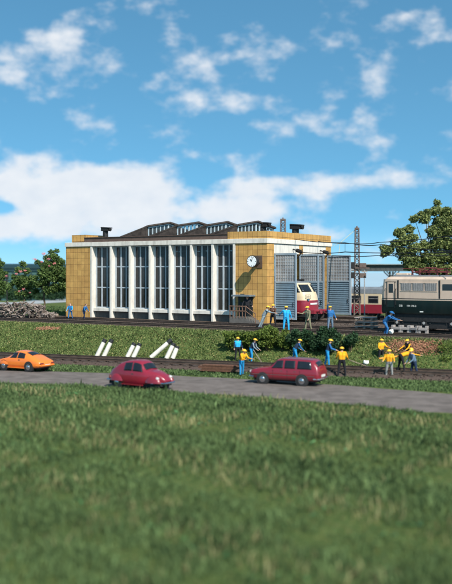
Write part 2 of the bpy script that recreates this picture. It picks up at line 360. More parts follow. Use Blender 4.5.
def blades(name, cs, size, m, label, cat='grass', tall=1.):
    n = len(cs); a = rng.uniform(0, 6.28, n); sz = size*rng.uniform(.5, 1.4, n) if np.isscalar(size) else size*rng.uniform(.5, 1.4, n)
    dx, dy = np.cos(a)*sz*.5, np.sin(a)*sz*.5; cs = np.asarray(cs)
    tip = np.stack([rng.normal(0, .45, n)*sz, rng.normal(0, .45, n)*sz, sz*rng.uniform(.5, 1.2, n)*tall], -1)
    v = np.stack([cs+np.stack([-dx, -dy, -.02*np.ones(n)], -1), cs+np.stack([dx, dy, -.02*np.ones(n)], -1), cs+tip], 1)
    o = raw(name, v.reshape(-1, 3), np.arange(3*n).reshape(-1, 3), m); tag(o, label, cat, kind='stuff'); return o
def inroad(X, Y, mgn=0.):
    ax = np.array([p.x for p in RA]); ay = np.array([p.y for p in RA]); bx = np.array([p.x for p in RB]); by = np.array([p.y for p in RB])
    return (Y < np.interp(X, ax, ay)+mgn) & (Y > np.interp(X, bx, by)-mgn)
def scatter(n, x0, x1, y0, y1):
    X = rng.uniform(x0, x1, n); Y = rng.uniform(y0, y1, n); keep = np.abs(X) < Y*.29+2; return X[keep], Y[keep]
GR1 = mat('bank_grass', (.048, .09, .024), .8, .42, 1.2, col2=(.145, .18, .06), island=True, trans=.2, spec=.15)
GR2 = mat('meadow_grass', (.036, .078, .028), .8, .6, .45, col2=(.11, .16, .06), island=True, trans=.25, spec=.15)
GR3 = mat('straw_and_leaves', (.20, .12, .05), .8, .5, 2, col2=(.26, .24, .1), island=True, spec=.1)
X, Y = scatter(520000, -28, 28, 40, 82)
ybb = np.array([yb(x) for x in X]); u = (X-CO.x)*W.x+(Y-CO.y)*W.y
k = (Y > ybb+1.75) & (u < -9.3); X1, Y1 = X[k], Y[k]
blades('bank_grass', np.stack([X1, Y1, GV(X1, Y1)], -1), .11, GR1, 'short mottled green and yellow grass on the bank between the two railway lines', tall=.8)
k2 = rng.random(len(X1)) < .09
blades('dry_leaves', np.stack([X1[k2], Y1[k2], GV(X1[k2], Y1[k2])+.05], -1), .08, GR3, 'ochre and reddish specks of dry growth strewn over the bank', 'dry leaves', tall=.6)
k = (Y < ybb-1.75+.1) & ~inroad(X, Y, -.1); X2, Y2 = X[k], Y[k]
blades('verge_grass', np.stack([X2, Y2, GV(X2, Y2)], -1), .11, GR2, 'narrow strip of green grass between the road and the lower railway line', tall=.9)
def slim(name, cs, hgt, m, label, wd=.22, cat='grass'):
    n = len(cs); a = rng.uniform(0, 6.28, n); hx, hy = np.cos(a)*hgt*wd*.5, np.sin(a)*hgt*wd*.5; cs = np.asarray(cs)
    le = rng.uniform(0, 6.28, n); am = hgt*rng.uniform(.1, .7, n); mid = np.stack([np.cos(le)*am*.35, np.sin(le)*am*.35, hgt*.6], -1); tip = np.stack([np.cos(le)*am, np.sin(le)*am, hgt*rng.uniform(.8, 1.05, n)], -1)
    w3 = np.stack([hx, hy, np.zeros(n)], -1)
    v = np.stack([cs-w3, cs+w3, cs+mid+w3*.7, cs+mid-w3*.7, cs+tip], 1).reshape(-1, 3); k = np.arange(n)[:, None]*5
    f = np.concatenate([k+np.array([[0, 1, 2]]), k+np.array([[0, 2, 3]]), k+np.array([[3, 2, 4]])]); o = raw(name, v, f, m); tag(o, label, cat, kind='stuff'); return o
def lump(X, Y, f, p): return (np.sin(X*f+p)*np.cos(Y*f*.8+p*2)+np.sin((X+Y)*f*.6+p*3)*.7+np.sin(X*f*2.3-Y*f*1.7)*.4)/2.1
X, Y = scatter(520000, -16, 16, 12, 50); rbX, rbY = [p.x for p in RB], [p.y for p in RB]
edge = np.interp(X, rbX, rbY)+.12+.22*lump(X, Y, 2.1, 1.); dn = .62+.5*lump(X, Y, 1.1, .3)+.3*lump(X, Y, 3.7, 2.)
k = (Y < edge) & (rng.random(len(X)) < np.clip(26/Y, .35, 1)*np.clip(dn, .12, 1)); X, Y = X[k], Y[k]
hg_ = (.13+.09*np.clip(lump(X, Y, .9, 1.7), -1, 1)+.05*lump(X, Y, 4.1, .6))*rng.uniform(.6, 1.5, len(X)); hg_ = np.clip(hg_, .05, .5)*np.where(rng.random(len(X)) < .02, 1.8, 1.)
slim('meadow_grass', np.stack([X, Y, GV(X, Y)], -1), hg_, GR2, 'blurred green meadow in the foreground below the road')
X, Y = scatter(26000, -16, 16, 12, 46); k = (Y < np.interp(X, rbX, rbY)) & (lump(X, Y, 1.3, 4.) > .15); X, Y = X[k], Y[k]
slim('dry_stalks', np.stack([X, Y, GV(X, Y)], -1), rng.uniform(.15, .38, len(X)), mat('dry_stalk', (.16, .15, .06), .8, .4, 2, col2=(.30, .27, .13), island=True, trans=.2, spec=.1), 'pale dry stalks scattered through the foreground meadow', .10, 'dry grass')
X, Y = scatter(9000, -16, 16, 12, 46); k = (Y < np.interp(X, rbX, rbY)-.3) & (lump(X, Y, 1.9, 6.) > .35); X, Y = X[k], Y[k]
blades('clover_leaves', np.stack([X, Y, GV(X, Y)+.05], -1), .16, mat('clover', (.03, .09, .03), .7, .3, 2, col2=(.06, .16, .05), island=True, trans=.2), 'dark broad leaved weeds in patches of the foreground meadow', 'weeds', .5)
X, Y = scatter(60000, -40, 5, 84, 125); u = (X-CO.x)*W.x+(Y-CO.y)*W.y; xx = (X-CO.x)*A.x+(Y-CO.y)*A.y
k = (xx < -25) & (u > -2.8); X, Y = X[k], Y[k]
blades('far_grass', np.stack([X, Y, GV(X, Y)], -1), .2, GR2, 'grass behind the timber heap left of the engine shed', tall=.8)

# ------------------------------------------------------------------ tracks
def track(name_label, origin, d, x0, x1, zr_, group, boards=True):
    rz = atan2(d.y, d.x); t = thing('railway_track', origin, rz, name_label, 'railway track', group)
    pr = [(-.065, 0), (.065, 0), (.065, .02), (.012, .04), (.012, .11), (.036, .12), (.036, .15), (-.036, .15), (-.036, .12), (-.012, .11), (-.012, .04), (-.065, .02)]
    for y in (-.7525, .7525):
        b = MB(); b.prism([(y+p[0], zr_-.15+p[1]) for p in pr], 'x', x0, x1); b.build('rail', RAILM, t)
    n = min(100, int((x1-x0)/.65)); st = (x1-x0)/n; first = None
    for i in range(n):
        if first is None:
            b = MB().box(-.12, .12, -1.25, 1.25, zr_-.30, zr_-.155); first = b.build('sleeper', SLEEP, t, bevel=.01); s_ = first
        else: s_ = first.copy(); COL.objects.link(s_)
        s_.location = (x0+st*(i+.5), 0, 0)
    return t
BAL = mat('brown_ballast', (.035, .026, .022), .95, .35, 5, 1., 30, col2=(.10, .072, .06), island=True, spec=.1)
BALD = mat('dark_ballast', (.055, .042, .035), .95, .35, 5, 1., 30, col2=(.11, .085, .07), island=True, spec=.1)
def bed(name, origin, d, x0, x1, half, z0, z1, m, lay):
    # trapezoid of ballast
    rz = atan2(d.y, d.x); b = MB(); n = int((x1-x0)/1.); ys = [-half-.6, -half, -.4, .4, half, half+.6]; zs = [z0-.3, z1, z1+.01, z1+.01, z1, z0-.3]
    pts = [(x0+(x1-x0)*i/n, y+random.uniform(-.04, .04), z+random.uniform(-.012, .012)) for i in range(n+1) for y, z in zip(ys, zs)]
    b.poly(pts, [(i*6+j, (i+1)*6+j, (i+1)*6+j+1, i*6+j+1) for i in range(n) for j in range(5)])
    o = b.build(name, m, smooth=True); o.location = origin; o.rotation_euler = (0, 0, rz); tag(o, kind='structure')
    nrm = V((-d.y, d.x, 0)); k = int((x1-x0)*half*lay)
    x = rng.uniform(x0, x1, k); y = rng.uniform(-half-.5, half+.5, k)
    z = np.where(np.abs(y) < half, z1, z1-(np.abs(y)-half)*(z1-z0+.3)/.6)
    return np.stack([origin[0]+d.x*x+nrm.x*y, origin[1]+d.y*x+nrm.y*y, origin[2]+z+.012], -1)
Bc = (B0+B1)/2; Bc = V((Bc.x, Bc.y, 0)) - BN*.3
track('lower railway line running above the road where the workmen stand', Bc, BD, -24, 24, ZN+.45, 'railway tracks')
cs = [bed('trackbed', Bc, BD, -26, 26, 1.35, ZN, ZN+.22, BAL, 90)]
cs[0] = cs[0]
ORG = V((CO.x, CO.y, 0))
tr = []
for u, x0, x1, lab in [(-8.0, -36, 24, 'dark rusty railway line at the foot of the engine shed, nearest to the bank'), (-4.1, -36, 24, 'railway line under the beige and green electric locomotive'),
                       (3.35, -.3, 26, 'railway line leading into the left gate of the shed'), (9.2, -.3, 26, 'railway line leading into the right gate of the shed')]:
    o_ = ORG+W*u; track(lab, o_, A, x0, x1, .19, 'railway tracks')
    cs.append(bed('trackbed', o_, A, x0, x1, 1.55, -.02, .05, BALD, 70))
o_ = ORG+W*36; track('railway line under the far red and cream passenger coach', o_, A, -10, 40, -1.11, 'railway tracks')
stones('ballast_stones', np.concatenate(cs[:1]), .05, BAL, 'brown ballast stones between the sleepers of the lower line', 'ballast')
stones('yard_ballast_stones', np.concatenate(cs[1:]), .05, BALD, 'dark sooty ballast stones along the yard tracks by the shed', 'ballast')
n = 26000; x = rng.uniform(-34, 24, n); u = rng.uniform(-9.7, 13, n); k = (u < -.1) | (x > .3); x, u = x[k], u[k]
p = np.stack([CO.x+A.x*x+W.x*u, CO.y+A.y*x+W.y*u, np.full(len(x), .0)], -1); stones('yard_gravel', p, .045, BALD, 'loose dark gravel covering the yard between the tracks', 'gravel')
# brick rubble
RUB = mat('red_rubble', (.13, .05, .03), .9, .4, 4, col2=(.30, .15, .09), island=True, spec=.1)
def patch(px0, px1, py0, py1, n, z):
    a = []
    for _ in range(n):
        q = P(random.triangular(px0, px1), random.triangular(py0, py1), z); a.append((q.x, q.y))
    a = np.array(a); z_ = GV(a[:, 0], a[:, 1]); return np.stack([a[:, 0], a[:, 1], z_+.04], -1)
def onground(px, py):
    kx = (px-CX)/F; kz = (py-HY)/F; D = 30.
    while D < 200:
        if H-kz*D <= ground(kx*D, D): break
        D += .1
    return V((kx*D, D, ground(kx*D, D)))
def patch2(px0, px1, py0, py1, n, lift=.04):
    c = []
    for _ in range(n):
        q = onground(random.triangular(px0, px1), random.triangular(py0, py1)); c.append((q.x, q.y, q.z+lift))
    return np.array(c)
stones('brick_rubble', patch2(380, 446, 339, 357, 1300), .06, RUB, 'reddish rubble strewn on the bank behind the group of workmen in orange', 'rubble')
stones('rusty_scree', patch2(34, 62, 327, 331, 500), .06, RUB, 'rust coloured stones at the top of the bank below the timber heap', 'rubble')

# ------------------------------------------------------------------ the engine shed
shed = thing('engine_shed', ORG, TH, 'long ochre tiled engine shed with white columns, tall windows and saw-tooth roof', 'building')
XL = lx(66); DW = 12.75; YG = .5            # left end, depth, glazing line
zb0, zb1 = 6.72, 7.12                       # the white band
cols = [lx(p) for p in (91.6, 111, 130, 150, 170, 191.2, 212.6, 234.2)]
wx0 = cols[0]+.1; wx1 = cols[-1]-.1; CW = .12
MB().box(XL, wx0-.002, 0, .6, 0, zb0).build('wall', TILE, shed)
MB().box(wx1+.25, 0, 0, .45, 0, zb0).build('wall', TILE, shed)
yp = [0, ly(274.2), ly(299.6), ly(303.2), ly(326.2), DW]
zl = lz(253.5, 0, yp[1])
MB().box(-.45, 0, .452, yp[1], 0, zb0).build('wall', TILE, shed)
MB().box(-.45, 0, yp[2], yp[3], 0, zb0).build('wall', TILE, shed)
MB().box(-.45, 0, yp[4], DW, 0, zb0).build('wall', TILE, shed)
for a, b in ((1, 2), (3, 4)): MB().box(-.4, -.03, yp[a]+.002, yp[b]-.002, zl, zb0-.03).build('lintel_panel', PLASTER, shed, bevel=.02)
MB().box(XL, XL+.3, .602, DW-.6, 0, zb0).build('wall', TILE, shed)
MB().box(XL, wx0-.002, DW-.598, DW, 0, zb0).build('wall', TILE, shed)
MB().box(wx1+.25, -.452, DW-.45, DW-.002, 0, zb0).build('wall', TILE, shed)
b = MB(); b.box(XL-.08, .08, -.10, .7, zb0+.002, zb1); b.box(XL-.08, .08, DW-.7, DW+.1, zb0+.002, zb1); b.box(XL-.08, XL+.6, .7, DW-.7, zb0+.002, zb1); b.box(-.6, .08, .7, DW-.7, zb0+.002, zb1)
b.build('cornice', WHITE, shed, bevel=.02)
MB().box(XL+.3, -.3, .5, DW-.5, zb1-.25, zb1+.12).build('flat_roof', ROOFM, shed)
px4 = lx(228.5, .2)
b = MB(); b.box(XL+2.2, px4-.002, .12, .4, zb1+.002, zb1+.42); b.box(XL+2.2, px4, .05, .5, zb1+.42, zb1+.47); b.build('fascia', FASCIA, shed)
b = MB(); b.box(px4, .0, .05, .4, zb1+.002, zb1+.62); b.box(-.35, 0, .402, DW, zb1+.002, zb1+.62); b.build('parapet', TILE, shed)
MB().box(XL+.3, XL+2.1, .5, 3.5, zb1+.002, zb1+.75).build('parapet', TILE, shed)
def column(x, y0, y1, parent):
    o = MB().box(-CW, CW, y0, y1, 0, zb0).build('column', WHITE, parent, bevel=.02); o.location = (x, 0, 0); return o
for x in cols: column(x, -.06, .52, shed)
for x in cols: column(x, DW-.52, DW+.06, shed)
zs0, zs1 = .62, .92
def window(x0, x1, y, sgn, proto=[None]):
    wd = x1-x0
    fr = MB(); z0, z1 = zs1, zb0
    for q, r in ((0, .08), (wd*.36, .075), (wd*.66, .05), (wd, .07)):
        c = min(max(q, r), wd-r); fr.box(c-r, c+r, y-.05, y+.05, z0, z1)
    for z in (z0+.05, lz(287.5, -17, .5), lz(266.8, -17, .5), z1-.06):
        fr.box(.06, wd-.06, y-.044, y+.044, z-.05, z+.05)
    o = fr.build('window', BLUEG, shed); o.location = (x0, 0, 0)
    g = MB().box(.02, wd-.02, y-.006, y+.006, z0, z1).build('pane', GLASS if sgn > 0 else GLASSB, o)
    s_ = MB(); s_.box(0, wd, (y-.42) if sgn > 0 else (y-.1), (y+.1) if sgn > 0 else y+.42, zs0, zs1); k_ = s_.build('sill', WHITE, shed, bevel=.02); k_.location = (x0, 0, 0)
    p_ = MB().box(0, wd, y-.06, y+.06, 0, zs0-.002).build('plinth', DCON, shed); p_.location = (x0, 0, 0)
for a, b in zip(cols[:-1], cols[1:]):
    window(a+CW+.003, b-CW-.003, YG, 1); window(a+CW+.003, b-CW-.003, DW-YG, -1)
MB().box(wx1+.12+.1, wx1+.248, .1, .4, 0, zb0).build('window_jamb', WHITE, shed)
MB().box(XL+.3, -.4, .6, DW-.6, 0, .06).build('floor', DCON, shed)
for x in cols[1:-1:2]:
    MB().box(x-.12, x+.12, 6.2, 6.44, .06, zb1-.26).build('roof_post', BLUEG, shed)
pn = MB(); a_, c_ = cols[0]+.3, cols[3]-.3
pn.box(a_, c_, 3.0, 3.06, 1.2, 5.3)
for i in range(60): x = a_+(c_-a_)*(i+.5)/60; pn.box(x-.04, x+.04, 2.94, 2.998, 1.25, 5.25)
pn.build('panel_or_shade_screen', mat('pale_blue_panel', (.38, .41, .42), .6, .2, 2), shed)
MB().box(cols[4]-1.2, cols[5], 9.4, 9.5, .06, 3.6).build('panel_or_shade_screen', mat('salmon_panel', (.40, .24, .18), .7, .2, 2), shed)
MB().box(cols[0]+.2, cols[4], DW-1.2, DW-1.1, .06, 6.4).build('panel_or_shade_screen', DCON, shed)  # added dark screen, shuts out sky from behind so the left bays darken
MB().box(cols[4]+.3, cols[7]+1, DW-1.2, DW-1.1, .06, 3.9).build('panel_or_shade_screen', DCON, shed)  # lower added screen darkens the right bays, sky stays visible above it
b = MB()
for x in cols: b.box(x-.08, x+.08, .6, DW-.6, zb0-.25, zb0+.1)
b.build('roof_girder', DARK, shed)
# saw-tooth rooflights
def monitor(px_apex, px_low, py_apex):
    u0 = .9; xa = lx(px_apex, u0); xl_ = lx(px_low-7, u0); zt = lz(py_apex, xa, u0); zlw = zb1+.25
    um = 4.3; zm = lz(py_apex-3.2, lx(px_apex, u0), um); u1 = 7.7
    g = MB()
    # sloped skins, thickness
    T = .14
    def pt(x, u, z): return (x, u, z)
    for a, za, b_, zb_ in ((u0, zt, um, zm), (um, zm, u1, zt)):
        g.poly([pt(xl_, a, zlw), pt(xl_, b_, zlw), pt(xa+.35, b_, zb_), pt(xa+.35, a, za), pt(xl_, a, zlw-T), pt(xl_, b_, zlw-T), pt(xa+.35, b_, zb_-T), pt(xa+.35, a, za-T)],
               [(0, 1, 2, 3), (7, 6, 5, 4), (0, 3, 7, 4), (1, 5, 6, 2), (2, 6, 7, 3), (0, 4, 5, 1)])
    for u_ in (u0+.02, u1-.16): g.prism([(xl_+.1, zlw-T), (xa+.12, zt-.03), (xa-.02, zlw-T)], 'y', u_, u_+.14)
    o = g.build('sawtooth_roof', ROOFM, shed)
    # glazed face
    xf = xa+.06
    for a, za, b_, zb_ in ((u0+.2, zt, um, zm), (um, zm, u1-.2, zt)):
        fr = MB(); z0 = zlw-.1
        def top(u): return za+(zb_-za)*(u-a)/(b_-a)-T-.02
        nb = 5
        for i in range(nb+1):
            u = a+.05+(b_-a-.1)*i/nb; fr.box(xf, xf+.09, u-.045, u+.045, z0, top(u))
        fr.poly([(xf-.01, a, top(a)-.12), (xf+.1, a, top(a)-.12), (xf+.1, a, top(a)), (xf-.01, a, top(a)), (xf-.01, b_, top(b_)-.12), (xf+.1, b_, top(b_)-.12), (xf+.1, b_, top(b_)), (xf-.01, b_, top(b_))],
                [(0, 1, 2, 3), (4, 5, 6, 7), (0, 1, 5, 4), (1, 2, 6, 5), (2, 3, 7, 6), (3, 0, 4, 7)])
        fr.box(xf-.01, xf+.1, a, b_, z0-.02, z0+.09)
        w_ = fr.build('rooflight', mat('rooflight_frame', (.42, .50, .54), .5, .08), o)
        q = MB().poly([(xf+.03, a, z0), (xf+.03, b_, z0), (xf+.03, b_, top(b_)), (xf+.03, a, top(a))], [(0, 1, 2, 3)]); q.build('pane', RGLASS, w_)
for a in ((146, 119, 225), (175, 148, 224.6), (204.5, 176, 224.2), (235.5, 206, 223.8)): monitor(*a)
# roof vents
def vent(px, u, py, sc=1.):
    x = lx(px, u); zt = lz(py, x, u); b = MB(); z0 = zb1+.1
    b.tube((x, u, z0), (x, u, zt-.35*sc), .30*sc, .27*sc, 12); b.box(x-.36*sc, x+.5*sc, u-.32*sc, u+.32*sc, zt-.42*sc, zt-.08*sc)
    b.prism([(x-.4*sc, zt-.1*sc), (x+.62*sc, zt-.16*sc), (x+.62*sc, zt-.06*sc), (x-.3*sc, zt)], 'y', u-.36*sc, u+.36*sc)
    b.tube((x+.5*sc, u, zt-.27*sc), (x+.68*sc, u, zt-.3*sc), .15*sc, .17*sc, 10)
    o = b.build('roof_vent', DARK, shed, bevel=.02); return o
vent(105.5, 2.2, 227, .95); vent(263, 5.5, 222, 1.1); vent(295.5, 10., 224, 1.2)
# gates: leaves opened outwards
def leaf(y, x1, z0, z1, flip):
    # lies in the plane yard y; from x=.05 to x1
    g = MB(); t = .07; x0 = .06
    g.box(x0, x0+.12, y-t, y+t, z0, z1); g.box(x1-.14, x1, y-t, y+t, z0, z1); zm = z1-(z1-z0)*.44
    for a, b_ in ((z0, z0+.14), (zm-.08, zm+.08), (z1-.16, z1)): g.box(x0+.12, x1-.14, y-t, y+t, a, b_)
    o = g.build('gate_leaf', mat('gate_frame_paint', (.24, .30, .35), .5, .08, 3, dirt=.25), shed, bevel=.008)
    lv = MB(); n = 15; lv.box(x0+.12, x1-.14, y-.012, y+.012, z0+.14, zm-.08)
    for i in range(n):
        a = z0+.14+(zm-.22-z0)*i/n; h = (zm-.22-z0)/n
        lv.poly([(x0+.12, y-.05, a+.01), (x1-.14, y-.05, a+.01), (x1-.14, y-.013, a+h*.8), (x0+.12, y-.013, a+h*.8), (x0+.12, y-.013, a+.01), (x1-.14, y-.013, a+.01)], [(0, 1, 2, 3), (0, 4, 5, 1)])
        lv.poly([(x0+.12, y+.05, a+.01), (x1-.14, y+.05, a+.01), (x1-.14, y+.013, a+h*.8), (x0+.12, y+.013, a+h*.8), (x0+.12, y+.013, a+.01), (x1-.14, y+.013, a+.01)], [(0, 3, 2, 1), (0, 1, 5, 4)])
    lv.build('louvre_panel', BLUED, o)
    gr = MB(); w_ = x1-.14-x0-.12
    for i in range(1, 8): xx = x0+.12+w_*i/8; gr.box(xx-.018, xx+.018, y-.03, y+.03, zm+.08, z1-.16)
    for i in range(1, 8): zz_ = zm+.08+(z1-.24-zm)*i/8; gr.box(x0+.12, x1-.14, y-.028, y+.028, zz_-.018, zz_+.018)
    gi = gr.build('window_grille', mat('grille_paint', (.34, .37, .40), .5, .08), o)
    MB().box(x0+.13, x1-.15, y-.006, y+.006, zm+.08, z1-.16).build('pane', mat('dusty_wired_glass', (.22, .21, .21), .4, .3, 1.2, col2=(.27, .26, .25)), gi)
    for z in (z0+.5, z1-.4): MB().tube((x0-.03, y, z-.1), (x0-.03, y, z+.1), .035, n=8).build('hinge', DARK, o)
    MB().tube((x1-.28, y-.09, z0+1.1), (x1-.28, y-.09, z0+1.5), .02, n=6).build('handle', DARK, o)
def lx2(px, u): return lx(px, u)
leaf(yp[1]-.02, lx(296.6, yp[1]), .30, 5.88, 1)
leaf(yp[2]-.12, lx(319.5, yp[2]), .30, 5.88, 1)
leaf(yp[3]+.12, lx(323.6, yp[3]), .30, 5.88, 1)
leaf(yp[4]+.1, lx(350.3, yp[4]), .30, 5.88, 1)
# clock with its bracket
xc = lx(255, 0); zc = lz(261.5, xc, -.5)
b = MB().box(xc-.12+.28, xc+.72, -.06, -.002, zc-.55, zc+.5); b.box(xc+.25, xc+.55, -.75, -.06, zc-.1, zc+.1)
ck = b.build('clock', mat('clock_box_brown', (.10, .065, .045), .6, .2, 5), shed, bevel=.01)
xp = xc; xc = xc+.33
b = MB().tube((xc+.0, -1.12, zc), (xc+.0, -.72, zc), .50, .50, 32); b.build('clock_case', DARK, ck, smooth=True)
MB().disc((xc, -1.125, zc), .44, (0, -1, 0), 32, .012).build('clock_face', mat('clock_white', (.85, .85, .83), .4, .02), ck)
b = MB()
for i in range(12):
    a = 2*pi*i/12; c, s_ = cos(a), sin(a); M3 = Matrix(((c, 0, s_), (0, 1, 0), (-s_, 0, c))); l = .09 if i % 3 == 0 else .05
    b.obox((xc+s_*.37, -1.143, zc+c*.37), (.03, .008, l), M3)
b.build('hour_mark', DARK, ck)
for a, l, wd in ((radians(-38), .24, .05), (radians(12), .35, .035)):
    c, s_ = cos(a), sin(a); M3 = Matrix(((c, 0, s_), (0, 1, 0), (-s_, 0, c)))
    MB().obox((xc+s_*l/2, -1.15, zc+c*l/2), (wd, .01, l), M3).build('clock_hand', DARK, ck)
# door, canopy, landing
xd0, xd1 = lx(237.5), lx(254.5); zd = lz(295.5, xd0, 0); zL = .55
MB().box(xd0-.05, xd1+.1, -1.0, -.002, zd-.06, zd+.08).build('door_canopy', mat('slate_grey', (.14, .17, .19), .5, .15, 4), shed, bevel=.015)
d_ = MB().box(xd0+.1, xd1-.15, -.04, -.002, zL, zd-.1).build('door', mat('door_dark_green', (.02, .026, .026), .5, .2, 4), shed)
MB().box(xd0+.3, xd0+.7, -.052, -.041, zL+1.2, zL+1.9).build('pane', CARGL, d_)
MB().ell((xd1-.3, -.08, zL+1.0), .035).build('handle', CHROME, d_)
MB().box(xd0-.05, xd1-.1, -1.25, -.003, 0, zL).build('landing', DCON, shed)
b = MB()
for i in range(3): b.box(xd1-.1+.28*i, xd1+.2+.28*i, -1.25, -.003, 0, zL-.14*(i+1))
b.build('steps', DCON, shed)
b = MB(); WB = mat('brown_railing', (.16, .09, .06), .8, .25, 6)
for i in range(6): x = xd0+(xd1-.15-xd0)*i/5; b.box(x-.03, x+.03, -1.27, -1.21, zL-.1, zL+.95)
for z in (.5, .9): b.box(xd0-.05, xd1-.1, -1.285, -1.2, zL+z-.04, zL+z+.04)
b.poly([], [])
p0 = V((xd1-.15, -1.24, zL+.9)); p1 = V((xd1+.8, -1.24, .85)); b.tube(p0, p1, .04, n=6); b.tube((p1.x, p1.y, 0), p1, .035, n=6); b.tube(V((xd1-.15, -1.24, zL+.5)), V((xd1+.8, -1.24, .45)), .03, n=6)
b.build('railing', WB, shed)

# insulator brackets over the gates
for y in ((yp[1]+yp[2])/2+1.1, (yp[3]+yp[4])/2+1.1):
    b = MB(); b.tube((0, y, 6.3), (.9, y, 6.05), .06, n=6); b.tube((0, y, 5.1), (.9, y, 6.05), .05, n=6); b.tube((0, y, 5.1), (.35, y, 4.6), .05, n=6)
    for k in range(4): b.disc((.35+.12*k, y, 6.2-.034*k), .17, (1, 0, -.25), 12, .05)
    b.tube((.9, y, 6.3), (.9, y, 5.75), .03, n=6); b.build('wire_bracket', DARK, shed)

# ------------------------------------------------------------------ railway vehicles
def wheel_mb(b, x, y, z, r, w_=.12, n=20):
    b.tube((x, y-w_/2, z), (x, y+w_/2, z), r, r, n); b.tube((x, y-w_/2-.03, z), (x, y+w_/2+.03, z), r*.3, r*.3, 10)
def bogie(parent, x, y_, z, base, r, n=2, half=1.15):
    f = MB(); f.box(x-base/2-.7, x+base/2+.7, -half-.04, -half+.08, z+r*.35, z+r*1.25); f.box(x-base/2-.7, x+base/2+.7, half-.08, half+.04, z+r*.35, z+r*1.25)
    f.box(x-.35, x+.35, -half, half, z+r*.6, z+r*1.5)
    for i in range(n):
        xx = x-base/2+base*i/(n-1)
        for s_ in (-1, 1):
            f.box(xx-.2, xx+.2, s_*half-.12, s_*half+.12, z+r-.18, z+r+.18); f.tube((xx-.4, s_*half, z+r*.9), (xx-.4, s_*half, z+r*1.7), .09, n=8); f.tube((xx+.4, s_*half, z+r*.9), (xx+.4, s_*half, z+r*1.7), .09, n=8)
    o = f.build('bogie', DARK, parent, bevel=.01)
    for i in range(n):
        xx = x-base/2+base*i/(n-1); w_ = MB()
        for s_ in (-1, 1): wheel_mb(w_, xx, s_*.75, z+r, r)
        w_.tube((xx, -.75, z+r), (xx, .75, z+r), .08, n=8); w_.build('wheelset', mat('wheel_steel', (.07, .06, .055), .6, .3, 6), o, smooth=True)
        cp = MB()
        for s_ in (-1, 1): cp.disc((xx, s_*(half+.121), z+r), .10, (0, s_, 0), 10, .02)
        cp.build('axle_cap', GALV, o)
def buffer(parent, x, y, z, sx):
    b = MB(); b.tube((x, y, z), (x+.35*sx, y, z), .1, n=12); b.tube((x+.35*sx, y, z), (x+.42*sx, y, z), .24, .24, 16); b.build('buffer', DARK, parent, smooth=True)

# electric locomotive, runs along the yard; its left end at the pixel column 380
uE = -4.1; RT = .19
xE0 = lx(380.5, uE-1.5); LE = 17.5
el_ = thing('electric_locomotive', ORG+W*uE+A*xE0, TH, 'beige electric locomotive with dark green lower half on the second yard track', 'locomotive')
zg0, zg1, zt_ = lz(314, xE0+3, uE-1.5), lz(300.5, xE0+3, uE-1.5), lz(281.5, xE0+3, uE-1.5)
zroof = lz(276.6, xE0+3, uE-1.2)
def lprof(z):  # end-wall position at height z
    return .0 if z < zg1 else .0+.22*((z-zg1)/(zroof-zg1))**1.5
def locobody(name, levels, m, parent, hw=1.5, r=.25, L_=LE):
    b = MB(); rings = []; N = None
    for z, ins, e in levels:
        h = hw-ins; x0, x1 = e, L_-e; pts = []
        for cx_, cy_, a0 in ((x1-r, h-r, 0), (x0+r, h-r, pi/2), (x0+r, -h+r, pi), (x1-r, -h+r, 3*pi/2)):
            for i in range(5): a = a0+i*pi/8; pts.append((cx_+r*cos(a), cy_+r*sin(a), z))
        rings.append(pts)
    n = len(rings[0]); allp = [p for r_ in rings for p in r_]
    fs = [(k*n+i, k*n+(i+1) % n, (k+1)*n+(i+1) % n, (k+1)*n+i) for k in range(len(rings)-1) for i in range(n)]
    fs += [tuple(range(n))[::-1], tuple((len(rings)-1)*n+i for i in range(n))]
    return b.poly(allp, fs).build(name, m, parent, smooth=True)
locobody('lower_body', [(zg0, .04, .04), (zg0+.1, 0, 0), (zg1-.002, 0, 0)], BGREEN, el_)
locobody('upper_body', [(zg1+.002, .0, .0), (zg1+.03, 0, 0), (zt_+.15, .02, .16), (zroof-.28, .06, .24), (zroof-.08, .22, .34), (zroof, .42, .5)], BEIGE, el_)
MB().box(.8, LE-.8, -.85, .85, zroof-.02, zroof+.10).build('roof', GREYR, el_, bevel=.03)
b = MB().box(.1, LE-.1, -1.515, 1.515, zg1+.09, zg1+.13); b.build('trim_line', DARK, el_)
b = MB()
for x in (lx(398, uE-1.5)-xE0, lx(439.5, uE-1.5)-xE0):
    b.box(x-.05, x+.05, -1.512, -1.44, zg1+.15, zroof-.25)
b.build('body_seam', DARK, el_)
zw0, zw1 = lz(291, xE0+4, uE-1.5), lz(283.3, xE0+4, uE-1.5)
GRM = mat('grille_grey', (.15, .14, .14), .6, .2, 6)
for a, c in ((401, 411.5), (412.7, 423.7), (425, 436.5), ):
    x0 = lx(a, uE-1.5)-xE0; x1 = lx(c, uE-1.5)-xE0; b = MB(); b.box(x0, x1, -1.505, -1.44, zw0, zw1); n = 13
    o = b.build('vent_grille', GRM, el_)
    sl_ = MB()
    for i in range(n): z = zw0+(zw1-zw0)*(i+.5)/n; sl_.box(x0+.03, x1-.03, -1.53, -1.507, z-.008, z+.012)
    for i in range(1, 6): x = x0+(x1-x0)*i/6; sl_.box(x-.012, x+.012, -1.534, -1.507, zw0, zw1)
    sl_.build('slat', GALV, o)
    fr = MB(); fr.box(x0-.05, x1+.05, -1.52, -1.45, zw1, zw1+.05); fr.box(x0-.05, x1+.05, -1.52, -1.45, zw0-.05, zw0); fr.build('frame', BEIGE, o)
x0 = lx(442.5, uE-1.5)-xE0
MB().box(x0, x0+2.2, -1.515, -1.44, zw0+.05, zw1-.05).build('side_window', CARGL, el_, bevel=.02)
